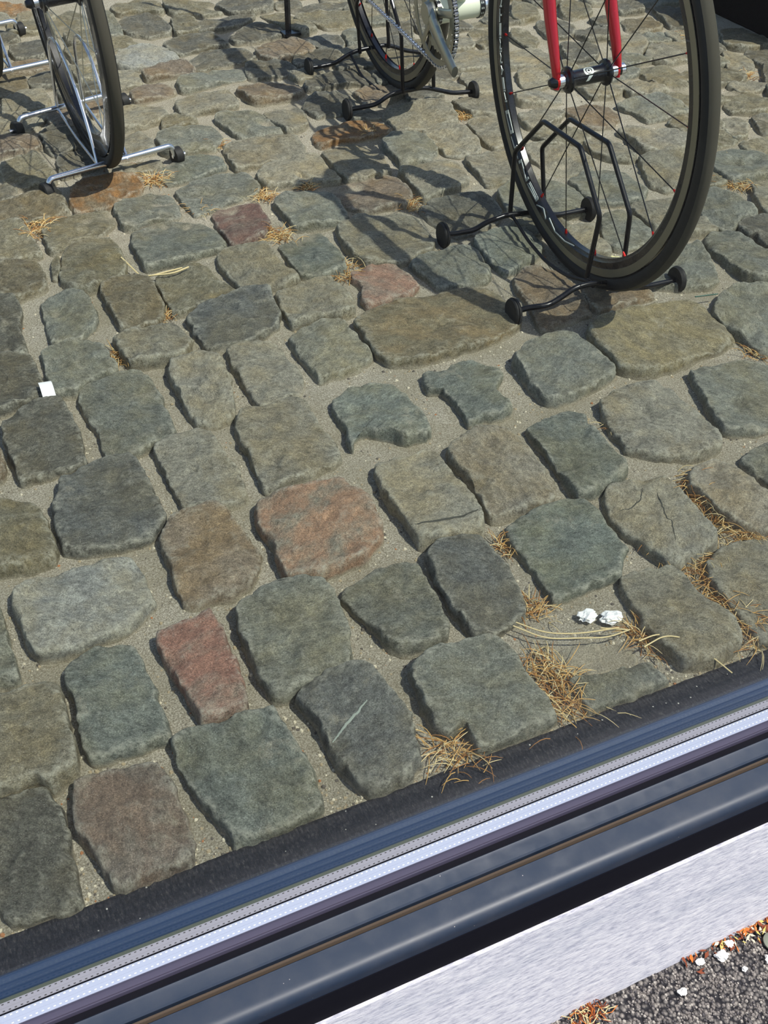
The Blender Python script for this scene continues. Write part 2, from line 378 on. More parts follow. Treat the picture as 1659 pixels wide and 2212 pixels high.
# ---------------------------------------------------------------- cobblestones
STONES = """k|medium dark olive cobblestone, closest left of the purplish-brown square stone|-64,711 -42,709 -22,710 -8,705 -2,688 2,672 0,653 -1,628 -1,603 -3,584 -5,569 -36,572 -63,580 -69,595 -82,609
w|medium warm grey cobblestone, closest up-left of the purplish-brown square stone|-41,847 -18,839 16,839 31,832 32,817 32,788 30,758 30,735 25,717 15,711 -2,705 -9,712 -15,718 -33,714 -62,721
b|medium blue-green cobblestone, closest left of the narrow rust-red stone|45,853 59,862 82,870 110,860 121,848 124,829 125,793 123,759 124,734 121,714 112,716 80,715 44,719 40,729 38,759 41,784 43,801 40,821
p|purplish-brown square cobblestone in the bottom row beside the dark mat|20,705 53,701 83,698 102,687 105,670 108,645 111,622 108,599 100,569 62,570 27,572 24,593 19,619 10,639 12,666 15,692
b|large blue-green cobblestone, closest below the narrow rust-red stone|121,706 123,713 153,715 186,712 217,709 232,705 231,679 239,633 237,601 234,573 201,571 161,570 140,571 141,592 133,613 127,625 123,650 119,678
R|narrow rust-red cobblestone patched with grey|149,853 168,858 196,861 214,869 215,853 217,831 217,794 214,759 207,720 202,716 180,721 157,722 156,734 153,769 150,798 146,825 145,842
l|large pale bluish grey cobblestone, closest up-left of the narrow rust-red stone|13,988 27,996 55,1001 88,1001 119,993 150,997 157,986 164,963 160,930 159,909 140,893 116,880 79,876 72,874 21,879 15,901 14,929 13,961
g|small green-grey cobblestone, second left of the narrow rust-red stone|-17,987 -3,976 -2,952 -3,921 -2,884 -3,853 -38,862
o|medium olive cobblestone, second below the white plastic tag|16,1177 32,1173 58,1152 70,1134 77,1105 79,1070 76,1038 71,1025 41,1024 17,1028 -9,1034
d|large dark slate cobblestone, closest down-right of the white plastic tag|91,1119 110,1167 123,1179 151,1188 182,1194 209,1193 214,1173 214,1137 215,1103 216,1066 215,1047 190,1023 161,1017 110,1024 85,1037 85,1064 87,1095
n|medium brown cobblestone, closest left of the orange-stained stone|200,1016 216,1037 242,1045 280,1047 288,1035 293,1001 297,965 299,943 287,913 268,895 236,887 193,893 191,923 194,958 195,987
k|medium dark olive cobblestone, closest below the white plastic tag|67,1340 109,1358 150,1366 152,1349 155,1311 157,1275 152,1217 150,1200 128,1195 96,1194 63,1191 61,1223 60,1270 62,1315
y|medium light olive cobblestone, closest up-left of the orange-stained stone|241,1194 255,1204 280,1208 307,1210 323,1198 325,1163 326,1133 331,1109 327,1079 322,1047 297,1041 270,1049 241,1058 240,1082 241,1129 238,1162
g|large green-grey cobblestone, closest right of the white plastic tag|180,1371 204,1386 239,1389 273,1386 280,1363 284,1327 282,1290 280,1251 279,1212 244,1204 219,1192 178,1195 179,1232 180,1273 177,1302 174,1339
n|small brown cobblestone, closest down-left of the white plastic tag|34,1274 51,1263 51,1234 44,1213 24,1214
k|medium dark olive cobblestone, closest left of the white plastic tag|74,1516 94,1512 131,1492 137,1463 135,1423 136,1393 132,1374 112,1374 84,1365 66,1356 47,1356
k|medium dark olive cobblestone, closest up-left of the white plastic tag|102,1681 123,1676 144,1667 147,1632 142,1598 134,1577 134,1528 132,1499 111,1505 75,1524
g|medium green-grey cobblestone, closest above the white plastic tag|181,1639 200,1652 233,1666 252,1648 255,1620 254,1573 251,1549 226,1519 216,1504 204,1505 171,1504 173,1551 177,1599
g|medium green-grey cobblestone, closest up-right of the white plastic tag|150,1484 170,1500 208,1501 231,1479 242,1447 243,1405 241,1388 210,1393 188,1380 179,1367 149,1373 144,1402 147,1445
t|medium tan-brown cobblestone, second below the rust-brown stone|283,1646 301,1661 336,1664 361,1648 365,1624 358,1583 358,1547 351,1524 331,1506 278,1513 280,1557 278,1600
o|medium olive cobblestone, closest down-left of the wine-red stone|375,1642 392,1664 450,1676 466,1658 467,1617 479,1567 487,1542 443,1538 401,1529 369,1526 369,1568 369,1612
w|medium warm grey cobblestone, second up-right of the white plastic tag|262,1481 291,1498 342,1502 360,1504 365,1478 369,1442 366,1424 344,1395 321,1396 265,1401 262,1434 260,1463
d|large dark slate cobblestone, second below the wine-red stone|382,1501 408,1526 448,1536 513,1540 531,1530 526,1489 520,1450 511,1433 463,1403 418,1403 385,1402 385,1430 383,1470
o|large olive cobblestone, closest below the rust-brown stone|248,1780 267,1815 300,1830 336,1819 342,1798 342,1737 336,1692 319,1670 289,1655 266,1653 248,1655 234,1682 227,1696 237,1738
o|small olive cobblestone, closest below the silver stand's front left foot|226,1771 240,1783 236,1749 226,1719 218,1722
t|medium tan-brown cobblestone, second below the silver stand's front left foot|123,1801 144,1792 176,1797 204,1780 205,1733 199,1696 188,1679 146,1669 103,1686
y|medium light olive cobblestone, second right of the white plastic tag|322,1386 341,1392 370,1392 394,1375 392,1348 389,1310 378,1272 369,1226 336,1216 312,1226 308,1247 310,1300 311,1333 312,1359
y|medium light olive cobblestone, second down-left of the pinkish stone|410,1387 431,1397 461,1397 488,1379 489,1336 493,1289 487,1256 458,1243 410,1229 405,1248 406,1285 404,1334
y|large light olive cobblestone, closest above the orange-stained stone|363,1209 378,1226 412,1224 461,1229 470,1213 468,1173 467,1138 473,1097 470,1080 446,1065 403,1058 348,1050 350,1080 355,1135 353,1181
g|large green-grey cobblestone, closest left of the wine-red stone|379,1821 401,1831 443,1848 482,1832 509,1808 521,1771 520,1727 515,1704 468,1698 423,1687 367,1680 370,1720 370,1768
o|medium olive cobblestone, closest down-left of the rust-brown stone|241,1908 267,1924 308,1934 360,1934 366,1912 361,1873 345,1854 324,1836 291,1837 276,1818 251,1803 235,1803 234,1847
g|medium green-grey cobblestone, closest down-right of the rust-brown stone|377,1935 408,1964 449,1970 479,1962 488,1919 481,1859 453,1851 415,1852 386,1837 374,1855 377,1900
u|medium rust-brown cobblestone, closest right of the silver stand's front left foot|326,2047 356,2065 413,2073 444,2053 452,2013 437,1982 401,1960 376,1942 327,1941 311,1947 309,1989
t|medium tan-brown cobblestone, closest down-left of the silver stand's front left foot|162,2032 214,2026 247,2034 296,2033 296,1994 291,1948 264,1938 214,1938 149,1957
o|medium olive cobblestone, second down-left of the silver stand's front left foot|146,1938 188,1942 208,1934 211,1894 214,1830 216,1799 184,1800 124,1806
o|medium olive cobblestone, closest up-left of the silver stand's front left foot|218,2187 243,2208 291,2222 299,2171 305,2100 292,2082 254,2082 215,2075 215,2119
v|medium mauve-brown cobblestone, second up-left of the silver stand's front left foot|216,2342 261,2334 302,2318 314,2271 295,2253 257,2251 197,2234
k|medium dark olive cobblestone, closest down-left of the silver stand's back right foot|324,2336 350,2352 403,2369 423,2343 437,2293 418,2257 396,2231 370,2225 327,2216 321,2260
k|medium dark olive cobblestone, closest up-left of the rust-brown stone|326,2184 349,2216 398,2214 401,2148 383,2123 355,2111 317,2102
w|medium warm grey cobblestone, closest below the silver stand's back right foot|472,2254 512,2256 524,2217 518,2160 485,2156 445,2147 425,2171 438,2232
w|small warm grey cobblestone, closest left of the silver stand's front right foot|428,2106 467,2115 514,2113 509,2083 477,2071 431,2074 416,2087
g|large green-grey cobblestone, closest up-right of the silver stand's front right foot|542,2219 577,2249 643,2255 667,2233 669,2188 659,2148 631,2125 549,2123 533,2146
b|medium blue-green cobblestone, closest down-right of the silver stand's front right foot|495,2057 527,2092 584,2110 617,2102 629,2068 623,2023 567,2006 501,1994 498,2025
g|large green-grey cobblestone, closest up-left of the wine-red stone|502,1957 560,1986 643,1988 653,1980 658,1940 650,1899 587,1880 510,1848 506,1891 502,1928
m|wine-red square cobblestone among dry grass tufts|536,1845 565,1861 629,1861 628,1823 621,1771 601,1733 579,1723 531,1710 531,1761 532,1806
w|medium warm grey cobblestone, closest below the wine-red stone|494,1682 523,1695 571,1701 587,1688 586,1639 587,1597 595,1554 569,1542 525,1543 493,1545 490,1596 486,1644
w|large warm grey cobblestone, closest above the wine-red stone|652,2117 683,2139 733,2146 769,2150 808,2126 812,2082 797,2037 736,2027 685,2015 644,2007 647,2054
g|medium green-grey cobblestone, closest right of the silver stand's front right foot|683,2272 716,2297 764,2291 789,2261 796,2194 793,2150 733,2149 701,2154 692,2206
w|large warm grey cobblestone, second below the rear stand's front left foot|832,2032 865,2044 911,2053 934,2027 942,1973 931,1913 918,1886 872,1888 832,1888 829,1928 832,1983
w|large warm grey cobblestone, closest up-right of the wine-red stone|683,1992 722,2009 789,2027 819,2016 818,1972 815,1910 815,1895 742,1908 679,1910 668,1952
u|medium rust-brown cobblestone, closest below the rear stand's front left foot|857,2126 894,2147 959,2164 1004,2147 1016,2102 1008,2077 951,2063 890,2069 847,2051 841,2079
g|medium green-grey cobblestone, closest down-right of the rear stand's front left foot|971,2030 1013,2058 1070,2054 1069,2001 1063,1952 1029,1915 999,1910 957,1910 965,1956 963,1990
w|medium warm grey cobblestone, second below the rear stand's front right foot|1076,2052 1133,2076 1161,2056 1168,1999 1160,1949 1138,1915 1093,1907 1068,1934 1075,1990
w|medium warm grey cobblestone, closest above the near stand's back left foot|941,1885 986,1891 1044,1901 1070,1883 1063,1838 1051,1796 1024,1776 977,1772 934,1752 935,1796 940,1839
v|large mauve-brown cobblestone, closest up-left of the near stand's back left foot|779,1856 812,1873 878,1886 918,1871 922,1823 912,1768 878,1746 805,1753 783,1776 782,1819
g|medium green-grey cobblestone, closest right of the wine-red stone|660,1845 694,1867 746,1854 768,1831 769,1788 765,1741 747,1722 705,1725 659,1730 658,1783
b|medium blue-green cobblestone, second left of the pinkish stone|607,1680 645,1703 695,1715 697,1682 697,1626 689,1568 655,1547 604,1562 602,1615
w|large warm grey cobblestone, closest above the pinkish stone|729,1702 757,1717 798,1739 805,1712 850,1715 877,1677 876,1644 873,1593 854,1569 826,1562 776,1540 726,1559 720,1598 716,1637
k|large dark olive cobblestone, closest up-right of the near stand's back left foot|905,1721 945,1741 1003,1744 1046,1723 1046,1687 1043,1646 1011,1624 950,1595 915,1596 908,1638 904,1680
s|pinkish cobblestone with ridged broken face|686,1540 715,1552 760,1555 771,1536 772,1494 771,1455 748,1439 717,1433 664,1428 669,1463 686,1489 677,1521
g|medium green-grey cobblestone, closest below the near stand's back left foot|796,1538 849,1553 890,1555 919,1538 917,1489 911,1456 890,1430 859,1428 801,1440 797,1479 792,1510
b|medium blue-green cobblestone, closest right of the near stand's back left foot|927,1553 965,1576 1024,1579 1045,1564 1047,1512 1026,1482 961,1448 930,1437 925,1486
w|medium warm grey cobblestone, second up-right of the near stand's back left foot|1092,1891 1131,1897 1204,1890 1199,1842 1160,1777 1132,1765 1075,1764 1082,1807
w|medium warm grey cobblestone, closest down-right of the rear stand's front right foot|1191,2063 1225,2069 1268,2062 1286,2018 1254,1949 1202,1925 1179,1916 1175,1970
g|large green-grey cobblestone, closest left of the near stand's back right foot|1078,1733 1124,1752 1175,1748 1215,1725 1229,1674 1213,1622 1197,1586 1135,1596 1087,1629 1058,1654
g|large green-grey cobblestone, closest up-right of the near stand's back right foot|1247,1736 1286,1752 1339,1747 1372,1719 1366,1666 1350,1612 1311,1598 1247,1608 1228,1623 1232,1673
w|medium warm grey cobblestone, closest up-left of the near stand's back right foot|1245,1908 1279,1908 1313,1883 1341,1837 1344,1794 1315,1757 1272,1757 1227,1775 1227,1847
w|medium warm grey cobblestone, second up-right of the near stand's back right foot|1437,1767 1471,1771 1516,1758 1527,1724 1481,1669 1441,1630 1397,1616 1381,1645 1405,1706
w|medium warm grey cobblestone, closest above the near stand's back right foot|1376,1885 1408,1899 1431,1873 1438,1826 1435,1776 1409,1761 1377,1782 1363,1829
y|large light olive cobblestone, second down-left of the front tyre's right side|1479,1909 1509,1906 1544,1875 1587,1877 1630,1851 1578,1782 1506,1766 1468,1789 1470,1832
w|medium warm grey cobblestone, second right of the near stand's back right foot|1291,1584 1338,1595 1386,1576 1369,1547 1316,1504 1281,1484 1279,1512 1280,1553
g|medium green-grey cobblestone, closest right of the near stand's back right foot|1215,1571 1256,1569 1271,1515 1264,1471 1232,1445 1181,1440 1164,1459 1176,1512
y|small light olive cobblestone, closest below the near stand's back right foot|1119,1548 1147,1551 1170,1535 1157,1494 1161,1460 1140,1437 1112,1455 1110,1493
g|large green-grey cobblestone, second down-right of the front tyre's right side|1591,1725 1646,1738 1685,1715 1690,1662 1651,1595 1591,1595 1543,1598 1543,1653
w|small warm grey cobblestone, closest down-right of the front tyre's right side|1732,1879 1774,1873 1774,1834 1728,1778 1700,1780 1696,1817
g|medium green-grey cobblestone, second up-right of the tan veined slab|1425,1553 1491,1595 1506,1551 1510,1491 1501,1466 1449,1452 1413,1425 1388,1435 1385,1477
g|large green-grey cobblestone, closest up-right of the tan veined slab|1331,1412 1367,1430 1398,1425 1408,1375 1422,1306 1385,1255 1331,1247 1311,1272 1314,1319 1315,1367
k|medium dark olive cobblestone, third up-right of the tan veined slab|1424,1435 1457,1449 1512,1448 1524,1422 1444,1329 1429,1341 1427,1380 1417,1404
w|medium warm grey cobblestone, fourth down-right of the front tyre's right side|1574,1578 1619,1576 1636,1554 1546,1449 1520,1459 1524,1486 1545,1529
g|medium green-grey cobblestone, closest up-right of the near stand's right foot|1159,1351 1207,1373 1277,1408 1317,1411 1293,1339 1274,1293 1243,1271 1187,1282 1143,1311
N|largest cobblestone, a long brown slab under the near stand's left foot|626,1391 669,1415 710,1420 782,1420 834,1419 870,1404 879,1378 881,1340 880,1298 866,1284 849,1275 795,1258 737,1253 681,1248 642,1259 629,1269 623,1290 622,1324 626,1366
L|pale olive square cobblestone beside the long brown slab|517,1396 539,1407 582,1414 611,1407 611,1382 613,1337 612,1295 598,1282 572,1270 530,1265 513,1259 511,1286 510,1327 510,1365
w|medium warm grey cobblestone, closest left of the pinkish stone|543,1525 583,1537 619,1544 647,1542 647,1516 648,1466 641,1426 615,1416 576,1425 531,1418 531,1425 534,1480
B|bluish cobblestone half covered by sand along its lower edge|506,1202 530,1217 567,1223 602,1213 608,1193 610,1155 609,1114 605,1076 588,1072 561,1075 548,1096 519,1116 503,1111 491,1086 489,1102 498,1133 497,1165
b|dark slate cobblestone with jagged broken outline, sunk in sand|658,1212 674,1219 695,1212 723,1226 749,1225 756,1203 778,1190 770,1166 749,1148 737,1131 738,1110 741,1088 731,1079 697,1081 663,1079 669,1105 670,1130 670,1164 648,1172 651,1193
c|smooth slate-blue five-sided cobblestone between the two big slabs|804,1197 840,1220 894,1232 935,1228 938,1209 938,1170 944,1144 938,1115 920,1100 871,1084 811,1075 795,1086 794,1121 798,1159
Y|wide tan veined slab-like cobblestone right of the front tyre|967,1237 997,1251 1066,1254 1121,1253 1169,1245 1181,1224 1179,1192 1171,1149 1166,1116 1147,1104 1094,1097 1027,1087 983,1085 955,1103 945,1121 951,1156 951,1189 957,1216
g|large green-grey cobblestone, closest down-right of the near stand's right foot|1180,1197 1226,1233 1266,1250 1336,1245 1349,1217 1220,1065 1188,1063 1177,1073 1178,1116 1174,1158
n|large brown cobblestone, closest above the smooth slate-blue stone|934,1418 956,1438 998,1436 1022,1400 1017,1356 1011,1309 1001,1275 962,1270 898,1261 898,1286 914,1337 918,1379
n|medium brown cobblestone, closest left of the near stand's right foot|1018,1344 1041,1346 1097,1335 1128,1312 1127,1278 1085,1273 1038,1271 1008,1272
g|large green-grey cobblestone, closest down-right of the tan veined slab|1039,1068 1072,1069 1145,1052 1166,1034 1174,1008 1083,900 1057,903 1031,906 994,918 996,945 1007,981 1027,1029
y|large light olive cobblestone, closest below the tan veined slab|868,1051 901,1063 940,1065 969,1062 979,1040 979,1010 981,975 980,931 978,913 963,895 934,889 899,894 862,915 836,937 840,958 840,982 853,1020
O|large cobblestone with a broad orange rust stain|326,1025 345,1031 393,1034 451,1034 450,1013 464,994 467,972 460,936 447,904 423,890 413,879 384,880 354,875 316,889 315,912 322,951 317,978 318,1003
y|light olive cobblestone with a dark line along its front edge|498,1039 533,1046 585,1046 592,1032 590,996 591,958 592,923 584,890 575,874 547,872 489,880 490,901 489,934 489,963 490,997
a|large beige-grey cobblestone, closest down-left of the smooth slate-blue stone|607,1033 638,1051 670,1057 693,1047 705,1026 710,987 708,947 697,902 687,886 657,885 624,886 594,889 597,911 603,946 606,983 600,1007
b|medium blue-green cobblestone, closest below the smooth slate-blue stone|735,1038 752,1042 793,1045 818,1043 826,1028 816,1004 816,968 816,931 813,903 803,893 772,886 741,877 720,879 721,906 725,943 731,978 731,1015
e|big teal-grey cobblestone right above the crumpled white paper|602,863 615,870 651,881 680,879 692,882 720,874 727,859 723,828 723,796 722,771 705,760 688,735 655,732 619,730 589,727 593,764 595,801 592,827
y|light olive cobblestone crossed by dark veins, beside brown grass|751,872 773,881 804,883 850,871 851,851 849,817 847,778 841,742 830,731 796,724 757,722 750,735 742,769 735,797 735,832
a|medium beige-grey cobblestone, second up-right of the crumpled white paper|881,860 907,874 935,877 951,867 959,837 960,812 958,785 952,747 927,718 898,724 885,739 874,763 869,789 874,814 870,839
g|small green-grey cobblestone, second down-right of the tan veined slab|975,860 1016,873 1035,877 1063,877 982,782 975,806 971,832
d|medium dark slate cobblestone, closest left of the crumpled white paper|483,855 501,866 536,872 563,861 565,844 567,816 564,782 560,745 551,729 527,718 500,709 476,719 475,741 474,781 478,822
g|medium green-grey cobblestone, closest down-right of the orange-stained stone|363,832 382,846 415,858 455,858 470,846 468,818 465,783 456,743 446,727 420,726 393,730 381,742 379,769 373,795 366,820
g|large green-grey cobblestone, closest right of the narrow rust-red stone|242,860 273,879 304,883 336,876 353,864 354,838 355,811 349,782 336,747 324,723 287,722 244,720 235,729 231,754 234,791 235,824
d|dark slate cobblestone with one straight pale scratch across it|258,712 276,725 305,731 336,726 347,718 351,692 355,670 361,644 353,621 345,591 326,573 284,571 273,590 266,617 265,643 267,672 262,696
g|large green-grey cobblestone, closest right of the scratched stone|388,700 410,707 470,709 496,703 503,682 504,664 502,641 502,610 499,577 468,573 444,573 403,576 405,592 407,611 384,603 378,614 379,645 383,674
w|medium warm grey cobblestone, closest right of the crumpled white paper|680,727 699,730 729,728 752,719 758,696 751,665 759,637 761,612 751,585 715,575 671,582 664,607 660,632 670,670 670,695
w|medium warm grey cobblestone, second right of the crumpled white paper|798,712 842,723 901,717 919,709 795,563 774,580 776,616 783,663 784,688
g|small green-grey cobblestone, second below the crumpled white paper|543,623 575,611 622,608 641,605 639,584 640,574 578,572 540,575 542,600
h|sandy cobblestone nearly buried just below the crumpled white paper|546,666 595,660 637,642 631,614 588,618 544,627 534,641
l|large pale bluish grey cobblestone, closest up-right of the silver stand's back right foot|587,2720 612,2758 674,2771 710,2746 725,2682 709,2653 644,2626 601,2631 575,2657
v|medium mauve-brown cobblestone, second up-right of the silver stand's back right foot|620,2607 672,2633 725,2642 737,2598 731,2567 669,2557 617,2555
k|large dark olive cobblestone, third up-right of the silver stand's back right foot|719,2779 765,2812 856,2818 859,2766 866,2715 803,2707 734,2685 721,2719
k|medium dark olive cobblestone, second left of the far black stand's back left foot|743,2641 795,2692 880,2685 897,2643 897,2608 854,2589 748,2572
g|medium green-grey cobblestone, second down-left of the black post|677,2522 722,2548 820,2557 837,2539 833,2486 770,2477 676,2450 669,2473
n|medium brown cobblestone, closest down-left of the far black stand's back left foot|784,2420 838,2438 908,2421 923,2400 925,2358 888,2331 800,2333 794,2356
w|medium warm grey cobblestone, second up-right of the silver stand's front right foot|632,2386 679,2413 763,2413 765,2366 753,2322 695,2319 625,2317
v|small mauve-brown cobblestone, closest right of the silver stand's back right foot|562,2502 639,2520 654,2458 616,2441 552,2426
w|medium warm grey cobblestone, closest down-right of the silver stand's back right foot|509,2394 538,2412 597,2399 598,2342 579,2302 530,2294 487,2283
w|small warm grey cobblestone, closest above the silver stand's back right foot|552,2611 594,2617 599,2572 593,2521 535,2517 533,2564
o|small olive cobblestone, second above the silver stand's back right foot|600,2859 651,2859 666,2798 618,2779 584,2780
k|large dark olive cobblestone, fourth above the silver stand's back right foot|658,2992 698,3033 748,3036 770,2980 771,2887 757,2853 705,2840 659,2875 650,2916
o|medium olive cobblestone, fifth above the silver stand's back right foot|669,3098 715,3147 801,3117 799,3053 781,3018 751,3045 680,3046
o|large olive cobblestone, fifth left of the black post|815,3120 886,3139 937,3092 939,3005 932,2958 872,2958 804,2996
k|medium dark olive cobblestone, third up-left of the black post|940,3033 968,3067 1041,3071 1067,3018 1064,2961 1016,2929 953,2944
o|medium olive cobblestone, fourth up-right of the silver stand's back right foot|793,2959 845,2954 845,2861 815,2845 768,2824 778,2897
k|medium dark olive cobblestone, second left of the black post|826,2867 860,2908 965,2919 1006,2911 979,2873 916,2836 845,2835
k|medium dark olive cobblestone, closest left of the black post|892,2780 938,2828 992,2862 1037,2819 1029,2744 961,2730 891,2730
g|medium green-grey cobblestone, third above the silver stand's back right foot|633,3069 653,3069 656,2967 643,2874 604,2876 607,2932
k|medium dark olive cobblestone, fifth up-left of the silver stand's back right foot|361,2872 388,2898 452,2899 439,2820 423,2779 360,2791
n|small brown cobblestone, sixth left of the silver stand's back right foot|330,2746 384,2765 432,2753 427,2711 376,2691 329,2702
k|small dark olive cobblestone, fourth left of the silver stand's back right foot|366,2657 413,2694 439,2652 426,2593 375,2581 358,2598
t|medium tan-brown cobblestone, fifth above the silver stand's front left foot|275,2690 341,2688 358,2650 348,2581 282,2555 252,2557
w|medium warm grey cobblestone, second above the silver stand's front left foot|283,2526 325,2569 379,2569 380,2509 365,2467 297,2459 275,2463
w|medium warm grey cobblestone, third up-left of the silver stand's front left foot|231,2433 282,2450 309,2436 342,2437 341,2392 301,2345 245,2348 217,2350
v|small mauve-brown cobblestone, closest above the silver stand's front left foot|356,2427 411,2449 433,2385 411,2347 353,2334
o|medium olive cobblestone, seventh up-left of the silver stand's back right foot|394,3072 433,3071 481,3035 460,2971 380,2974
o|medium olive cobblestone, fourth up-left of the silver stand's back right foot|496,3049 559,3102 593,3056 570,2958 491,2922
u|medium rust-brown cobblestone, ninth up-left of the silver stand's back right foot|389,3238 452,3230 472,3167 446,3134 373,3146
o|small olive cobblestone, second up-left of the silver stand's back right foot|481,2840 556,2838 542,2748 487,2734
o|small olive cobblestone, closest up-left of the silver stand's back right foot|467,2696 537,2682 517,2602 465,2579
v|small mauve-brown cobblestone, closest left of the silver stand's back right foot|458,2490 501,2494 484,2403 445,2380
o|small olive cobblestone, ninth left of the silver stand's back right foot|309,2890 349,2888 340,2798 295,2803
n|large brown cobblestone, closest up-left of the far black stand's back left foot|926,2681 986,2709 1036,2697 1054,2660 1052,2594 1007,2574 936,2577 914,2614
k|medium dark olive cobblestone, closest down-left of the black post|864,2574 909,2569 956,2546 960,2494 928,2473 850,2469 836,2496
k|medium dark olive cobblestone, closest down-right of the black post|980,2567 1032,2595 1084,2582 1099,2547 1071,2511 1025,2499 966,2509
d|medium dark slate cobblestone, closest up-right of the far black stand's back left foot|1067,2686 1114,2714 1154,2687 1142,2628 1125,2610 1073,2604 1066,2637
k|medium dark olive cobblestone, closest down-right of the far black stand's back left foot|939,2394 997,2431 1084,2449 1113,2422 1121,2370 1102,2345 1010,2368 963,2349 942,2362
k|medium dark olive cobblestone, closest left of the rear stand's front left foot|897,2288 939,2327 984,2326 1004,2283 1000,2240 971,2207 937,2215 900,2214 896,2249
w|medium warm grey cobblestone, second down-left of the far black stand's back left foot|795,2268 842,2298 876,2300 880,2246 859,2170 808,2153 801,2210
n|medium brown cobblestone, closest up-right of the rear stand's front left foot|1034,2317 1075,2339 1136,2316 1155,2273 1092,2240 1026,2230 1028,2269
w|large warm grey cobblestone, closest down-left of the rear stand's front right foot|1037,2168 1085,2193 1179,2203 1197,2161 1184,2103 1166,2073 1094,2072 1030,2078 1033,2123
w|medium warm grey cobblestone, closest below the rear stand's front right foot|1214,2180 1271,2189 1329,2177 1277,2078 1220,2095 1215,2135
g|small green-grey cobblestone, third up-right of the far black stand's back left foot|1171,2706 1204,2721 1225,2700 1177,2603 1148,2614 1160,2659
k|medium dark olive cobblestone, second up-right of the black post|1120,2935 1180,2950 1269,2934 1290,2897 1221,2885 1137,2900
o|large olive cobblestone, closest up-right of the black post|1095,2860 1182,2878 1268,2848 1234,2750 1156,2751 1135,2785
k|small dark olive cobblestone, closest up-left of the black post|1027,3032 1082,3035 1089,2996 1069,2952 1046,2939 1000,2955
o|medium olive cobblestone, closest above the black post|1022,2920 1096,2908 1118,2818 1119,2757 1072,2735 1042,2791
o|small olive cobblestone, sixth up-left of the silver crank's end|1380,2881 1418,2882 1439,2846 1397,2761 1348,2764
k|medium dark olive cobblestone, third up-left of the silver crank's end|1316,2734 1376,2727 1329,2612 1273,2632
w|small warm grey cobblestone, closest above the silver crank's end|1428,2596 1479,2591 1446,2495 1379,2494
w|medium warm grey cobblestone, closest up-right of the silver crank's end|1361,2476 1432,2469 1469,2450 1415,2352 1323,2362
o|small olive cobblestone, second up-right of the silver crank's end|1479,2597 1513,2618 1548,2606 1487,2480 1461,2483
w|medium warm grey cobblestone, closest up-right of the rear stand's front right foot|1309,2328 1386,2323 1394,2292 1346,2207 1295,2211
w|small warm grey cobblestone, closest below the silver crank's end|1222,2311 1278,2318 1291,2264 1268,2236 1231,2266
o|small olive cobblestone, third up-right of the silver crank's end|1529,2673 1576,2657 1565,2620 1523,2628
w|medium warm grey cobblestone, closest right of the rear stand's front right foot|1455,2303 1503,2325 1517,2269 1487,2198 1439,2189 1421,2222
y|medium light olive cobblestone, second down-left of the front wheel hub|1382,2184 1430,2187 1477,2148 1456,2100 1405,2099 1359,2116
w|medium warm grey cobblestone, third down-left of the front wheel hub|1317,2058 1378,2067 1427,2041 1385,2000 1330,1974 1302,1993
n|medium brown cobblestone, closest below the front wheel hub|1435,2058 1490,2062 1533,2026 1531,1973 1481,1936 1439,1946 1429,1993
g|medium green-grey cobblestone, closest left of the front tyre's right side|1561,2031 1620,2054 1693,2048 1697,1970 1691,1933 1624,1929 1572,1925 1574,1976
w|small warm grey cobblestone, closest down-right of the front wheel hub|1543,2172 1601,2167 1636,2116 1600,2082 1537,2095
o|small olive cobblestone, second up-left of the front wheel hub|1609,2591 1639,2554 1630,2492 1578,2429 1565,2515
k|medium dark olive cobblestone, closest up-left of the front wheel hub|1694,2615 1773,2601 1781,2544 1724,2484 1662,2506
k|medium dark olive cobblestone, closest above the front wheel hub|1664,2442 1735,2429 1733,2367 1687,2311 1608,2316
k|small dark olive cobblestone, third above the front wheel hub|1845,2590 1916,2608 1903,2528 1838,2497
t|medium tan-brown cobblestone, second up-right of the front wheel hub|1934,2559 2023,2556 2004,2465 1922,2440 1897,2483
k|medium dark olive cobblestone, second left of the bottom corner of the black plinth|2077,2624 2140,2580 2122,2507 2065,2430 2020,2466
w|medium warm grey cobblestone, closest up-right of the front wheel hub|1811,2428 1888,2413 1875,2354 1814,2301 1772,2328
w|medium warm grey cobblestone, third up-left of the front tyre's right side|1883,2351 1979,2329 1921,2226 1834,2217 1812,2278
o|medium olive cobblestone, second up-left of the front tyre's right side|1740,2222 1824,2203 1835,2130 1790,2070 1729,2103
o|large olive cobblestone, closest below the bottom corner of the black plinth|2145,2402 2210,2385 2220,2308 2177,2245 2092,2238 2061,2287
w|medium warm grey cobblestone, second below the bottom corner of the black plinth|2030,2248 2053,2240 2061,2164 2009,2101 1950,2122
o|medium olive cobblestone, closest right of the front tyre's right side|1848,2017 1890,2017 1906,1953 1899,1895 1846,1880 1781,1909
k|small dark olive cobblestone, second right of the front tyre's right side|1812,1868 1863,1869 1823,1779 1772,1780
k|medium dark olive cobblestone, second down-right of the bottom corner of the black plinth|2068,2138 2106,2112 1955,1935 1937,1963
o|medium olive cobblestone, fourth up-right of the rear stand's front right foot|1724,2791 1772,2745 1734,2657 1659,2628 1655,2671
o|medium olive cobblestone, fourth above the front wheel hub|1854,2747 1933,2734 1887,2632 1816,2614 1798,2649
k|medium dark olive cobblestone, fourth up-right of the front wheel hub|1993,2699 2078,2685 2036,2595 1957,2600
o|large olive cobblestone, fourth above the silver crank's end|1569,2914 1592,2901 1703,2901 1729,2910 1734,2995 1716,3011 1614,3007 1589,2997
w|large warm grey cobblestone, fourth up-right of the black post|1346,2983 1363,2968 1475,2987 1498,3002 1488,3089 1458,3091 1361,3081 1343,3063
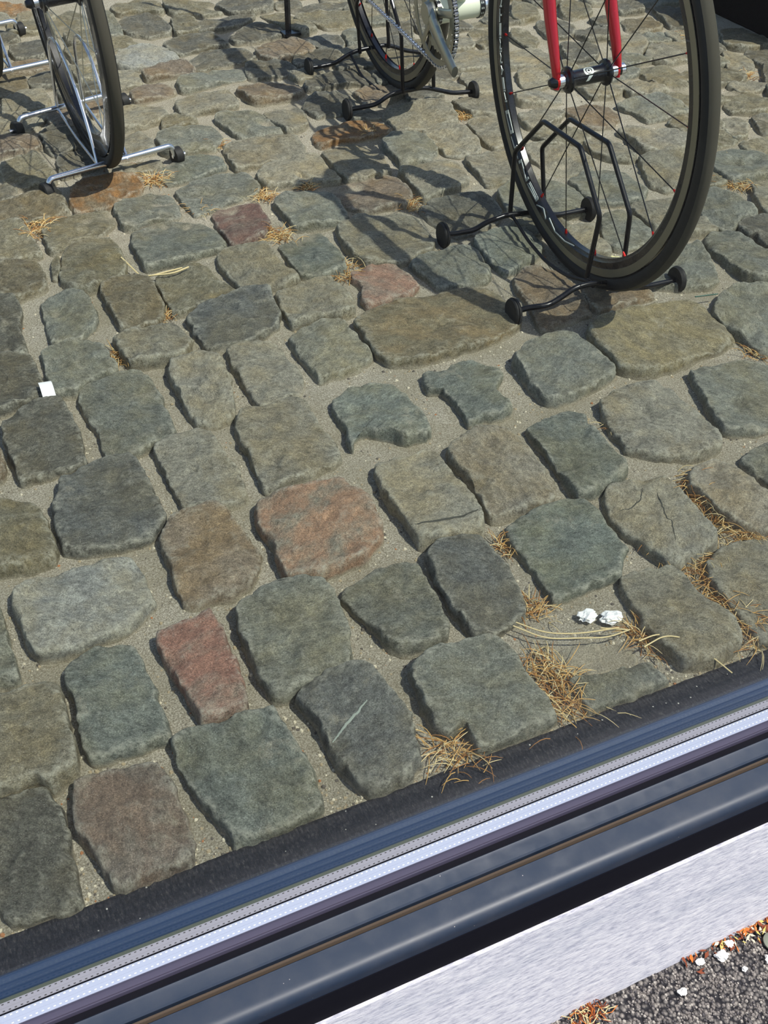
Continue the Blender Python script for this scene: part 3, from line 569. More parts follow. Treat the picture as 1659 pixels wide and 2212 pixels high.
g|large green-grey cobblestone, third up-left of the front wheel hub|1812,2838 1828,2822 1944,2806 1967,2819 1972,2903 1954,2918 1855,2930 1826,2923
w|large warm grey cobblestone, third above the black post|1135,3032 1148,3013 1261,3036 1282,3052 1271,3139 1247,3148 1148,3124 1116,3113
o|medium olive cobblestone, second left of the silver crank's end|1178,2426 1200,2420 1304,2440 1318,2459 1300,2535 1280,2544 1187,2521 1156,2508
w|medium warm grey cobblestone, fifth up-right of the front wheel hub|2019,2760 2043,2752 2150,2753 2166,2770 2156,2846 2144,2863 2043,2857 2024,2840
k|large dark olive cobblestone, third above the silver crank's end|1484,2746 1504,2730 1618,2720 1638,2734 1642,2812 1626,2825 1533,2836 1501,2832
g|medium green-grey cobblestone, closest right of the front wheel hub|1598,2168 1625,2167 1723,2183 1739,2199 1725,2271 1714,2290 1606,2273 1585,2253
k|large dark olive cobblestone, second above the silver crank's end|1366,2639 1392,2632 1494,2626 1518,2636 1512,2715 1498,2730 1395,2740 1367,2727
w|medium warm grey cobblestone, second up-right of the rear stand's front right foot|1450,2342 1472,2333 1574,2337 1595,2349 1591,2427 1574,2440 1472,2440 1443,2428
k|large dark olive cobblestone, fifth up-left of the silver crank's end|1416,2850 1446,2848 1551,2851 1564,2871 1561,2948 1546,2965 1437,2955 1419,2936
w|medium warm grey cobblestone, closest left of the bottom corner of the black plinth|1970,2334 1982,2317 2096,2317 2113,2335 2106,2413 2091,2428 1992,2425 1969,2412
o|medium olive cobblestone, closest up-left of the front tyre's right side|1698,1947 1722,1943 1821,1962 1846,1976 1819,2050 1803,2063 1706,2045 1694,2024
o|medium olive cobblestone, closest above the front tyre's right side|1817,2053 1844,2051 1944,2058 1961,2073 1953,2149 1931,2156 1838,2151 1814,2136
w|medium warm grey cobblestone, third down-right of the front tyre's right side|1672,1688 1692,1678 1781,1661 1800,1670 1815,1739 1802,1755 1715,1762 1693,1756
k|medium dark olive cobblestone, closest left of the silver crank's end|1205,2348 1211,2331 1303,2326 1326,2332 1322,2399 1312,2413 1231,2420 1212,2410
k|medium dark olive cobblestone, second right of the far black stand's back left foot|1171,2551 1194,2548 1274,2552 1291,2562 1296,2627 1278,2637 1197,2630 1175,2620
k|medium dark olive cobblestone, closest down-right of the bottom corner of the black plinth|2061,2129 2080,2119 2174,2126 2200,2134 2193,2209 2177,2222 2082,2219 2067,2202
g|medium green-grey cobblestone, fifth left of the bottom corner of the black plinth|2073,2638 2087,2628 2175,2632 2196,2642 2185,2711 2173,2724 2089,2713 2064,2705
o|medium olive cobblestone, fifth up-right of the rear stand's front right foot|1696,2824 1713,2815 1798,2819 1814,2831 1809,2891 1795,2901 1720,2900 1703,2888
w|medium warm grey cobblestone, fourth up-right of the far black stand's back left foot|1263,2823 1277,2815 1351,2829 1375,2835 1361,2895 1348,2906 1270,2897 1251,2885
w|medium warm grey cobblestone, third up-right of the black post|1228,2968 1241,2955 1323,2950 1349,2948 1358,3014 1344,3027 1263,3042 1242,3034
k|medium dark olive cobblestone, second above the front wheel hub|1750,2451 1758,2437 1840,2444 1850,2457 1847,2513 1839,2528 1760,2521 1742,2510
k|medium dark olive cobblestone, eighth up-left of the silver stand's back right foot|281,2905 303,2905 379,2919 397,2930 379,2987 364,2994 289,2985 278,2969
o|medium olive cobblestone, closest up-left of the silver crank's end|1298,2523 1311,2515 1389,2527 1409,2535 1403,2599 1387,2608 1306,2599 1294,2583
o|medium olive cobblestone, second below the front wheel hub|1293,1884 1310,1876 1394,1888 1403,1902 1399,1961 1386,1972 1310,1958 1289,1949
o|small olive cobblestone, second left of the near stand's back right foot|1034,1558 1045,1549 1109,1539 1129,1540 1133,1593 1125,1605 1062,1612 1041,1611
o|medium olive cobblestone, closest down-left of the front tyre's right side|1615,1840 1631,1834 1713,1836 1720,1853 1720,1913 1706,1924 1625,1914 1611,1901
o|medium olive cobblestone, third up-left of the silver stand's back right foot|505,2858 515,2845 599,2851 606,2866 603,2919 595,2932 523,2924 506,2915
w|small warm grey cobblestone, fifth above the front wheel hub|1938,2711 1949,2704 2017,2708 2024,2722 2018,2769 2010,2779 1948,2768 1934,2758
k|small dark olive cobblestone, fourth up-left of the front wheel hub|1771,2757 1785,2749 1851,2736 1860,2747 1872,2794 1862,2805 1798,2813 1778,2811
k|small dark olive cobblestone, second left of the silver stand's back right foot|406,2499 421,2493 490,2508 506,2516 501,2571 484,2575 420,2565 408,2554
g|small green-grey cobblestone, fifth up-right of the far black stand's back left foot|1250,2747 1265,2741 1330,2735 1348,2739 1349,2792 1336,2800 1275,2804 1254,2801
w|small warm grey cobblestone, second left of the front tyre's right side|1629,2074 1647,2068 1713,2062 1729,2067 1733,2119 1725,2131 1658,2135 1643,2127
k|small dark olive cobblestone, fourth up-right of the silver crank's end|1567,2624 1587,2626 1650,2636 1667,2644 1655,2698 1640,2702 1577,2689 1560,2680
k|small dark olive cobblestone, closest right of the far black stand's back left foot|1058,2457 1077,2454 1141,2457 1152,2466 1155,2517 1144,2527 1080,2517 1066,2510
g|small green-grey cobblestone, second above the front tyre's right side|1905,2170 1914,2160 1982,2159 1990,2171 1990,2217 1981,2227 1918,2228 1909,2216
o|small olive cobblestone, closest below the front tyre's right side|1613,1761 1628,1758 1689,1765 1694,1777 1693,1821 1680,1826 1625,1818 1608,1810
o|small olive cobblestone, second up-left of the black post|1030,3063 1045,3058 1110,3053 1123,3061 1119,3108 1111,3118 1053,3119 1039,3112
o|small olive cobblestone, closest left of the front wheel hub|1520,2257 1529,2246 1601,2261 1604,2276 1600,2326 1587,2334 1522,2318 1509,2306
k|small dark olive cobblestone, second up-right of the rear stand's front left foot|1111,2345 1130,2343 1194,2342 1206,2350 1206,2398 1199,2411 1129,2411 1117,2399
w|small warm grey cobblestone, tenth up-left of the silver stand's back right foot|320,3066 327,3056 391,3067 405,3075 402,3126 387,3131 329,3120 317,3111
k|small dark olive cobblestone, closest down-left of the bottom corner of the black plinth|1952,2248 1960,2237 2024,2242 2042,2246 2044,2298 2029,2304 1969,2304 1952,2298
w|small warm grey cobblestone, closest above the near stand's right foot|1294,1451 1302,1440 1366,1433 1383,1436 1387,1483 1383,1496 1320,1504 1306,1497
g|small green-grey cobblestone, second right of the front wheel hub|1729,2252 1739,2245 1803,2247 1815,2257 1806,2303 1797,2311 1736,2310 1727,2297
w|small warm grey cobblestone, sixth up-left of the silver stand's back right foot|423,3069 436,3062 500,3063 513,3069 517,3116 504,3123 446,3127 432,3120
k|small dark olive cobblestone, closest down-left of the silver crank's end|1134,2217 1150,2216 1208,2222 1216,2232 1207,2272 1197,2278 1143,2275 1134,2264
w|small warm grey cobblestone, second down-right of the black post|941,2433 952,2428 1006,2434 1015,2442 1015,2485 1003,2491 947,2485 936,2475
k|small dark olive cobblestone, second up-left of the silver crank's end|1412,2749 1426,2747 1479,2752 1488,2760 1485,2801 1478,2810 1423,2801 1410,2793
g|small green-grey cobblestone, third up-right of the front wheel hub|1889,2371 1902,2366 1959,2373 1971,2379 1967,2422 1955,2427 1900,2427 1893,2415
k|small dark olive cobblestone, fifth above the silver crank's end|1613,2830 1628,2827 1685,2836 1693,2845 1688,2885 1680,2893 1628,2883 1613,2877
o|small olive cobblestone, second below the front tyre's right side|1461,1609 1475,1604 1531,1599 1541,1607 1540,1647 1532,1655 1481,1660 1471,1651
g|small green-grey cobblestone, eighth up-right of the far black stand's back left foot|1357,2907 1367,2902 1421,2908 1436,2915 1422,2956 1412,2961 1362,2957 1347,2949
k|small dark olive cobblestone, closest left of the silver stand's front left foot|148,2043 155,2034 213,2043 223,2051 222,2093 212,2100 154,2097 144,2086
k|small dark olive cobblestone, closest down-left of the front wheel hub|1492,2171 1505,2168 1560,2176 1564,2187 1564,2228 1552,2232 1501,2222 1489,2214
k|small dark olive cobblestone, second above the black post|1091,2961 1097,2953 1148,2943 1154,2953 1163,2988 1154,2994 1108,3002 1097,2997
k|small dark olive cobblestone, closest right of the rear stand's front left foot|966,2178 975,2171 1030,2162 1038,2171 1042,2208 1036,2216 987,2223 974,2218
w|small warm grey cobblestone, closest up-right of the front tyre's right side|1894,1998 1903,1991 1959,1993 1974,1998 1969,2043 1956,2048 1903,2048 1889,2041
o|small olive cobblestone, closest above the silver stand's front right foot|572,2268 586,2266 633,2267 644,2272 646,2311 634,2315 588,2315 577,2308
w|small warm grey cobblestone, second up-right of the far black stand's back left foot|1092,2542 1106,2538 1160,2539 1171,2546 1169,2588 1160,2595 1106,2594 1091,2588"""
def chaikin(P):
    out = []
    for i in range(len(P)):
        a, b = P[i], P[(i + 1) % len(P)]
        out += [a * .86 + b * .14, a * .14 + b * .86]
    return out
def resample(P, n):
    L = [0.]
    for i in range(len(P)): L.append(L[-1] + (P[(i + 1) % len(P)] - P[i]).length)
    out = []; k = 0
    for j in range(n):
        d = L[-1] * j / n
        while L[k + 1] < d: k += 1
        t = (d - L[k]) / max(1e-9, L[k + 1] - L[k]); out.append(P[k].lerp(P[(k + 1) % len(P)], t))
    return out
def make_stone(code, label, pts, seed):
    rnd = random.Random(seed)
    P = [V((x / 1000., y / 1000., 0)) for x, y in pts]
    P = chaikin(chaikin(P)); cen = sum(P, V()) / len(P)
    dist = cen.y
    n = 96 if dist < 1.5 else 64 if dist < 2.3 else 44
    P = resample(P, n); cen = sum(P, V()) / n
    rm = sum((p - cen).length for p in P) / n
    h = rnd.uniform(.016, .025) * (1.0 if rm > .04 else .85)
    h *= 1 - .28 * min(1, max(0, (dist - 1.0) / .8))
    if code == 'h': h = .004; tx = ty = 0
    if code == 'N' or code == 'Y': h = .018
    tx, ty = rnd.uniform(-.07, .06), rnd.uniform(-.08, .05)
    so = V((seed * 3.17, seed * 1.7, seed * .9))
    prof = [(-.0042, -.012), (-.0030, 0), (-.0022, .40 * h), (-.0012, .74 * h), (.0002, .92 * h), (.0022, .985 * h), (.0070, 1.0 * h), (.015, 1.0 * h)]
    ex = .0032 * min(1, max(0, (dist - 1.15) / .8))
    rings = [(1 - (i - ex) / rm, z) for i, z in prof]
    last = rings[-1][0]; k = 7 if n > 50 else 4
    for j in range(1, k): rings.append((last * (1 - j / k), h * (1 + .03 * j / k)))
    vs = []
    for ri, (s, z) in enumerate(rings):
        for p in P:
            d = p - cen; q = cen + d * s
            w = min(1, max(0, z / h))
            nz = noise.noise(q * 18 + so) * .0062 + noise.noise(q * 60 + so) * .0030 + noise.noise(q * 170 + so) * .0009
            ridge = max(0, noise.noise(q * 30 + so * 2) - .22) * -.014
            hx = noise.noise(q * 45 + so + V((0, 0, z * 40))) * .0040 + noise.noise(q * 120 + so + V((0, 0, z * 60))) * .0028 + noise.noise(q * 320 + so) * .0010
            edge = 1 if ri < 7 else .3
            q = q + d.normalized() * hx * edge if d.length > 1e-6 else q
            vs.append((q.x, q.y, z + w * (nz + ridge + d.x * s * tx + d.y * s * ty)))
    c0 = len(vs); vs.append((cen.x, cen.y, h * 1.06 + noise.noise(cen * 22 + so) * .0034))
    K = len(rings)
    fs = [(i * n + j, i * n + (j + 1) % n, (i + 1) * n + (j + 1) % n, (i + 1) * n + j) for i in range(K - 1) for j in range(n)]
    fs += [((K - 1) * n + j, (K - 1) * n + (j + 1) % n, c0) for j in range(n)]
    fs.append(tuple(range(n - 1, -1, -1)))
    me = bpy.data.meshes.new('cobblestone')
    me.from_pydata([(x - cen.x, y - cen.y, z) for x, y, z in vs], [], fs)
    me.materials.append(SM[code]); me.polygons.foreach_set('use_smooth', [True] * len(fs)); me.update()
    o = bpy.data.objects.new('cobblestone', me); COL.objects.link(o); o.location = (cen.x, cen.y, 0)
    return tag(o, label, 'cobblestone', 'cobblestones paving the shop floor')
from mathutils.bvhtree import BVHTree
def drape(ob, mat, paths, name, w):
    """a mineral line or crack following the stone's own surface"""
    bpy.context.view_layer.update(); me = ob.data; bv = BVHTree.FromPolygons([v.co.copy() for v in me.vertices], [tuple(p.vertices) for p in me.polygons])
    b = MB()
    for path in paths:
        P = [V((x, y, 0)) for x, y in path]; pts = []
        for a_, c_ in zip(P, P[1:]):
            for k in range(9): pts.append(a_.lerp(c_, k / 9))
        pts.append(P[-1]); out = []
        for k, p in enumerate(pts):
            p = p + V((noise.noise(p * 300), noise.noise(p * 300 + V((9, 0, 0))), 0)) * .0012 - ob.location
            h_ = bv.ray_cast(V((p.x, p.y, .2)), V((0, 0, -1)))[0]
            if h_: out.append(h_)
        if len(out) > 2: b.tube([p + ob.location for p in out], [(.0006, w * (.35 + .65 * math.sin(PI * (k + .5) / len(out)))) for k in range(len(out))], 6)
    b.build(name, mat, ob)
VEIN_PALE = plain('vein_pale', (142, 150, 138), .8); VEIN_DARK = plain('vein_dark', (66, 66, 58), .9)
MARKS = {'pale scratch': (VEIN_PALE, [[(0.2696, 0.64), (0.2876, 0.6495), (0.3053, 0.6601), (0.3223, 0.6707)]], 'pale_scratch', .0017), 'dark line along': (VEIN_DARK, [[(0.4922, 0.9024), (0.5185, 0.8979), (0.5484, 0.8986), (0.5791, 0.8973)]], 'dark_line', .0022),
         'dark veins': (VEIN_DARK, [[(0.8058, 0.8578), (0.7874, 0.8369), (0.7676, 0.8312), (0.7522, 0.8318)], [(0.8212, 0.8493), (0.8077, 0.8162), (0.7958, 0.782), (0.779, 0.7513)]], 'dark_vein', .0010)}
polys2d = []
for i, l in enumerate(STONES.strip().split('\n')):
    c, lab, pp = l.split('|'); pts = [tuple(map(int, q.split(','))) for q in pp.split()]
    area = sum(a[0] * b_[1] - b_[0] * a[1] for a, b_ in zip(pts, pts[1:] + pts[:1]))
    if area < 0: pts = pts[::-1]
    polys2d.append(pts); ob_ = make_stone(c, lab, pts, i + 1)
    for key in MARKS:
        if key in lab: drape(ob_, *MARKS[key])

# loose gravel in the sand joints
rnd = random.Random(5); b = MB()
def pip(x, y, P):
    c = False; j = len(P) - 1
    for i in range(len(P)):
        if (P[i][1] > y) != (P[j][1] > y) and x < (P[j][0] - P[i][0]) * (y - P[i][1]) / (P[j][1] - P[i][1]) + P[i][0]: c = not c
        j = i
    return c
def chip(b, x, y, z, r, mi, rnd, flat=.6):
    q = rnd.uniform(0, 6.28); k = 5; a = [rnd.uniform(.7, 1.2) * r for _ in range(k)]
    vs = [(x + a[i] * math.cos(q + 1.2566 * i), y + a[i] * math.sin(q + 1.2566 * i), z) for i in range(k)]
    vs += [(x + .55 * (p[0] - x), y + .55 * (p[1] - y), z + r * flat) for p in vs]
    b.add(vs, [tuple(range(4, -1, -1)), tuple(range(5, 10))] + [(i, (i + 1) % 5, (i + 1) % 5 + 5, i + 5) for i in range(5)], mi)
boxes = [(min(p[0] for p in P), max(p[0] for p in P), min(p[1] for p in P), max(p[1] for p in P), P) for P in polys2d]
cnt = 0
while cnt < 11000:
    y = .57 + (rnd.random() ** 1.8) * 1.6; x = -.15 + rnd.random() * (1.0 + y * .65)
    X, Y = x * 1000, y * 1000
    if any(B[0] < X < B[1] and B[2] < Y < B[3] and pip(X, Y, B[4]) for B in boxes): continue
    cnt += 1
    chip(b, x, y, .001 + .004 * fbm(x, y, 5), rnd.choice((.0006, .0009, .0012, .0016, .0024)) * rnd.uniform(.8, 1.3), rnd.choices((0, 1, 2, 3), (4, 5, 2, .5))[0], rnd)
tag(b.build('gravel', GRAIN, smooth=False), 'fine pale gravel scattered in the sandy joints between the cobblestones', 'gravel', kind='stuff')

# pale scratch: a thin calcite line lying in the scratched stone
# ---------------------------------------------------------------- bicycles
A = V((.9952, -.0583, .0783)).normalized(); T = V((.0584, .9983, 0)).normalized(); Uu = A.cross(T).normalized()
HUB = V((1.034, 1.433, .336))
class Fr:
    """bicycle frame of reference: s backwards from the front axle, l sideways, h height"""
    def __init__(f, c, a, t, u): f.c, f.a, f.t, f.u = c, a, t, u
    def __call__(f, s, l, h): return f.c + f.t * s + f.a * l + f.u * (h - .337)
B1 = Fr(HUB, A, T, Uu)
def torus_prof(R, r, n=16, wide=1.): return [(r * wide * math.cos(2 * PI * i / n), R + r * math.sin(2 * PI * i / n)) for i in range(n)]
def wheel(parent, F, s, l, nsp, phase, rimdepth, rimmats, label_rim=None, rear=False, spoke_r=.00095, nipple=True, inner_w=.008, sc=1.):
    c = F(s, l, .337); a = F.a
    b = MB(); r0 = .3125 * sc; ri = r0 - rimdepth; w = .0098
    side = [(-w, r0), (-w, r0 - .0135), (-w + .0003, r0 - .0138), (-w + .0003, r0 - .0142), (-w + .0006, r0 - .024), (-inner_w + .001, ri + .004), (-inner_w + .003, ri)]
    prof = side + [(-x, r) for x, r in side[::-1]] + [(w - .003, r0 - .004), (-w + .003, r0 - .004)]
    b.ring(c, a, prof, 144)
    rim = b.build('rim', rimmats[0], parent)
    for q in (-1, 1):
        b = MB(); b.ring(c, a, [(q * (w - .001), r0 - .0005), (q * (w - .001), r0 - .0132), (q * (w + .0002), r0 - .0132), (q * (w + .0002), r0 - .0005)], 144)
        b.build('brake_track', rimmats[1], rim)
    b = MB(); b.ring(c, a, torus_prof(.3115 * sc + .0125, .0125, 18), 160); e_ = .3115 * sc - .3115; b.ring(c, a, [(-.0092, e_ + .3330), (-.0062, e_ + .3354), (-.003, e_ + .3367), (.003, e_ + .3367), (.0062, e_ + .3354), (.0092, e_ + .3330), (.004, e_ + .330), (-.004, e_ + .330)], 160, 1)
    b.build('tyre', [RUBBER, RUBBER2], rim)
    # hub
    b = MB()
    if not rear:
        pr = [(-.050, .007), (-.050, .0095), (-.041, .0095), (-.0405, .013), (-.038, .014), (-.036, .0195), (-.033, .0205), (-.030, .019), (-.028, .0145), (-.024, .0125)]
        b.lathe(c, a, pr + [(-x, r) for x, r in pr[::-1]], 36)
        b.lathe(c, a, [(-.066, .003), (-.065, .0055), (-.058, .009), (-.0545, .0095), (-.0545, .004)], 24)
        b.lathe(c, a, [(.0545, .004), (.0545, .009), (.066, .0085), (.068, .006), (.068, .002)], 24)
    else:
        pr = [(-.066, .005), (-.060, .010), (-.058, .017), (-.02, .02), (-.018, .026), (-.014, .027), (-.012, .018), (.03, .016), (.033, .021), (.036, .021), (.038, .012), (.066, .008)]
        b.lathe(c, a, pr, 36)
    hub = b.build('hub', BLACKP, rim)
    if not rear:
        for x0_, x1_, r_ in ((-.0505, -.0415, .0098), (.0415, .0505, .0098), (.0585, .065, .0092)):
            b = MB(); b.lathe(c, a, [(x0_, r_), (x1_, r_)], 32); b.build('chrome_collar', CHROME, hub)
    for i in range(nsp):
        th = math.radians(phase + 360. * i / nsp); d = F.t * math.cos(th) + F.u * math.sin(th); tt = F.a.cross(d)
        sgn = -1 if i % 2 == 0 else 1
        off = 0 if not rear else (.020 if (i // 2) % 2 else -.020)
        p0 = c + a * (sgn * .033) + d * (.0185 if not rear else .022) + tt * off; p1 = c + d * (ri + .002)
        b = MB(); b.tube([p0, p1], spoke_r, 6)
        if nipple:
            e = (p0 - p1).normalized(); b.tube([p1 - e * .003, p1 + e * .004, p1 + e * .010], [.0024, .0024, .0014], 8, 1)
        b.build('spoke', [BLACKMETAL if nipple else STEEL, REDAL], rim)
    return rim, hub

bike = tag(empty('bicycle', B1(0, 0, 0)), 'red and white racing bicycle held by two black wheel stands', 'bicycle')
rim, hub = wheel(bike, B1, 0, 0, 18, -4.7, .030, (BLACKP, BRAKE)); rim.name = 'front_wheel_rim'
# lettering on the rim
b = MB()
for P in [[(2550,-1473),(2428,-1407),(2404,-1468),(2479,-1505)],[(2550,-1473),(2505,-1497),(2311,-1753),(2310,-1815)],[(2434,-1410),(2200,-1745),(2250,-1720),(2429,-1473)],[(2315,-1750),(2250,-1711),(2200,-1745),(2310,-1815)],[(2288,-1851),(2266,-1838),(2118,-1983),(2143,-2011)],[(2150,-2000),(2051,-1915),(2041,-1925),(2120,-2015)],[(2035,-2108),(2012,-2099),(1974,-2143),(1988,-2153)],[(1956,-2176),(1853,-2098),(1827,-2141),(1925,-2221)],[(1849,-2150),(1817,-2142),(1643,-2380),(1678,-2404)],[(1673,-2402),(1574,-2315),(1534,-2335),(1632,-2437)],[(1597,-2461),(1572,-2446),(1243,-2601),(1265,-2625)],[(1537,-2419),(1516,-2406),(1209,-2572),(1231,-2591)],[(1510,-2384),(1486,-2369),(1156,-2530),(1184,-2551)],[(1262,-2615),(1156,-2530),(1152,-2565),(1226,-2642)],[(2830,354),(2857,256),(2838,261),(2811,358)],[(2887,198),(2881,104),(2862,110),(2868,203)],[(2886,90),(2885,-27),(2865,-21),(2867,96)],[(2878,-42),(2872,-226),(2853,-221),(2858,-36)],[(2837,-30),(2827,-213),(2808,-207),(2818,-24)],[(2861,-305),(2831,-369),(2812,-361),(2842,-298)],[(2831,-368),(2842,-449),(2823,-443),(2812,-362)],[(2831,-533),(2793,-591),(2774,-583),(2811,-525)],[(2793,-590),(2808,-678),(2788,-672),(2773,-584)],[(2787,-743),(2729,-799),(2710,-790),(2768,-734)],[(2729,-806),(2747,-892),(2728,-886),(2709,-800)],[(2629,-1167),(2555,-1272),(2536,-1263),(2610,-1158)],[(2880,251),(2815,269),(2813,242),(2879,223)],[(2877,107),(2812,126),(2810,98),(2875,79)],[(2876,-226),(2810,-206),(2808,-234),(2874,-254)],[(2872,-267),(2805,-247),(2803,-275),(2870,-296)],[(2840,-451),(2773,-430),(2772,-459),(2838,-480)],[(2837,-495),(2771,-474),(2769,-503),(2835,-524)],[(2798,-675),(2731,-653),(2729,-682),(2796,-704)],[(2754,-793),(2687,-771),(2685,-800),(2752,-823)],[(2645,-1124),(2578,-1101),(2575,-1131),(2643,-1154)],[(2568,-1288),(2501,-1264),(2499,-1294),(2566,-1318)],[(2722,-930),(2655,-1118),(2592,-1093),(2660,-906)],[(1207,-2700),(954,-2655),(940,-2632),(1192,-2677)],[(964,-2653),(854,-2811),(821,-2791),(930,-2634)],[(735,-2734),(502,-2884),(472,-2862),(705,-2713)],[(498,-2885),(144,-2898),(123,-2875),(476,-2861)],[(140,-2898),(-193,-2825),(-204,-2803),(127,-2875)]]:
    vs = [B1(x / 1e4, -.0099, y / 1e4 + .337) for x, y in P]; n = len(vs)
    vs2 = [v + A * .0008 for v in vs]
    b.add(vs + vs2, [tuple(range(n)), tuple(range(2 * n - 1, n - 1, -1))] + [(i, (i + 1) % n, (i + 1) % n + n, i + n) for i in range(n)])
b.build('rim_lettering', SILVERP, rim, smooth=False)
# hub emblem: ring with a slanted tail, wrapped on the hub barrel
b = MB()
def on_hub(al, ang, r=.0128):
    d = (-T * math.cos(ang) + Uu * math.sin(ang)); return HUB + A * al + d * r
for k in range(20):
    q0, q1 = 2 * PI * k / 20, 2 * PI * (k + 1) / 20
    for (ra, rb) in ((.0085, .0055), (.0040, .0018)):
        vs = [on_hub(-.001 + rr * math.cos(q), 1.05 + rr * math.sin(q) / .0125) for rr, q in ((ra, q0), (ra, q1), (rb, q1), (rb, q0))]
        b.add(vs, [(0, 1, 2, 3)])
for al, w in ((-.004, .004),):
    for k in range(6):
        a0, a1 = .55 - k * .13, .55 - (k + 1) * .13
        b.add([on_hub(-.001 - k * .0012, a0), on_hub(.006 - k * .0015, a0), on_hub(.006 - (k + 1) * .0015, a1), on_hub(-.001 - (k + 1) * .0012, a1)], [(0, 1, 2, 3)])
b.build('emblem', SILVERP, hub, smooth=False)
# fork
b = MB()
for sg in (-1, 1):
    x = sg * .0535
    path = [(-.001, x, .327), (0, x, .345), (.010, x * 1.0, .375), (.030, x * .98, .42), (.057, x * .93, .49), (.082, x * .85, .57), (.108, x * .66, .66), (.118, x * .3, .70)]
    rad = [(.0045, .007), (.006, .008), (.0075, .0095), (.009, .011), (.0105, .0125), (.012, .014), (.014, .016), (.016, .018)]
    b.tube([B1(*p) for p in path], rad, 16)
b.tube([B1(.118, -.02, .70), B1(.118, .02, .70)], .018, 16)
fork = b.build('fork', RED, bike)
b = MB()
for sg in (-1, 1):
    c = B1(0, sg * .0515, .337); b.lathe(c - A * .003, A, [(0, .0095), (.006, .0095)], 20)
b.build('dropout', REDAL, fork)
b = MB(); b.tube([B1(.455, 0, .357), B1(.478, 0, .33)], .019, 16); b.tube([B1(.495, 0, .32), B1(.508, 0, .36)], .015, 16)
for sg in (-1, 1):
    b.tube([B1(.498, sg * .028, .30), B1(.60, sg * .033, .305), B1(.918, .02 + sg * .06, .337)], .009, 12)
b.build('frame', WHITEP, bike)
RS, RL = .925, .030
rr, rh = wheel(bike, B1, RS, RL, 20, 6, .024, (BLACKP, BRAKE), rear=True); rr.name = 'rear_wheel_rim'
# bottom bracket, crank, chainrings, chain
BS, BH = .487, .300
bb = MB(); bb.lathe(B1(BS, 0, BH), A, [(-.040, .012), (-.040, .0225), (.040, .0225), (.040, .012)], 36)
shell = bb.build('bottom_bracket_shell', WHITEP, bike)
b = MB()
for sg in (-1, 1):
    b.lathe(B1(BS, 0, BH), A, [(sg * .0395, .015), (sg * .0395, .0245), (sg * .0475, .0245), (sg * .0475, .012)], 36)
b.build('bearing_cup', BLACKP, shell)
b = MB()
for sg in (-1, 1):
    for k in range(16):
        q = 2 * PI * k / 16; d = T * math.cos(q) + Uu * math.sin(q); t2 = A.cross(d)
        for dx in (.0410, .0445):
            p = B1(BS, sg * dx, BH) + d * .0247
            b.add([p + t2 * .0018 - A * .0008, p + t2 * .0018 + A * .0008, p - t2 * .0018 + A * .0008, p - t2 * .0018 - A * .0008], [(0, 1, 2, 3)])
b.build('cup_notches', SILVERP, shell, smooth=False)
b = MB(); b.lathe(B1(BS, 0, BH), A, [(.0475, .020), (.050, .022), (.054, .022), (.0545, .017), (.060, .019), (.062, .012)], 36); b.build('end_cap', CHROME, shell)
b = MB()
for k in range(14):   # dark curved swoosh on the shell
    q0 = 1.2 - k * .05; q1 = q0 - .05
    f = lambda q, al: B1(BS, al, BH) + (-T * math.cos(q) + Uu * math.sin(q)) * .0228
    w0 = .0025 * math.sin(PI * k / 14) + .0004; w1 = .0025 * math.sin(PI * (k + 1) / 14) + .0004
    x0 = -.012 + k * .0018; x1 = x0 + .0018
    y0 = .95 + .5 * (abs(k - 7) / 7) ** 2; y1 = .95 + .5 * (abs(k - 6) / 7) ** 2
    b.add([f(y0, x0), f(y1, x1), f(y1 - w1 * 60, x1), f(y0 - w0 * 60, x0)], [(0, 1, 2, 3)])
b.build('swoosh_marking', BLACKP, shell, smooth=False)
b = MB()
b.tube([B1(BS + .01, -.052, BH + .01), B1(BS - .03, -.060, BH - .012), B1(.40, -.070, .272), B1(.335, -.078, .252), B1(.322, -.079, .249)], [(.016, .009), (.016, .008), (.0135, .0065), (.013, .006), (.011, .006)], 16)
b.lathe(B1(BS, 0, BH), A, [(-.066, .010), (-.066, .019), (-.052, .022), (-.046, .018)], 30)
crank = b.build('crank_arm', STEEL, bike)
b = MB()
b.tube([B1(BS, .066, BH), B1(BS + .10, .074, BH + .03), B1(BS + .165, .078, BH + .05)], [(.014, .008), (.012, .006), (.012, .006)], 14)
b.build('crank_arm', STEEL, bike)
b = MB()
for R0, ll, nt_ in ((.098, -.046, 50), (.072, -.040, 36)):
    c = B1(BS, ll, BH); n = nt_ * 4; prof = []
    vs = []
    for j in range(n):
        q = 2 * PI * j / n; r = R0 + (.003 if j % 4 in (0, 1) else -.0012); d = T * math.cos(q) + Uu * math.sin(q)
        vs += [c + d * r - A * .001, c + d * r + A * .001, c + d * (R0 - .014) + A * .001, c + d * (R0 - .014) - A * .001]
    b.add(vs, [(j * 4 + i, j * 4 + (i + 1) % 4, ((j + 1) % n) * 4 + (i + 1) % 4, ((j + 1) % n) * 4 + i) for j in range(n) for i in range(4)])
for k in range(5):
    q = 2 * PI * k / 5 + .4; d = T * math.cos(q) + Uu * math.sin(q); b.tube([B1(BS, -.048, BH) + d * .015, B1(BS, -.046, BH) + d * .055, B1(BS, -.045, BH) + d * .088], [(.010, .004), (.008, .003), (.009, .003)], 10)
b.build('chainring', STEEL, bike)
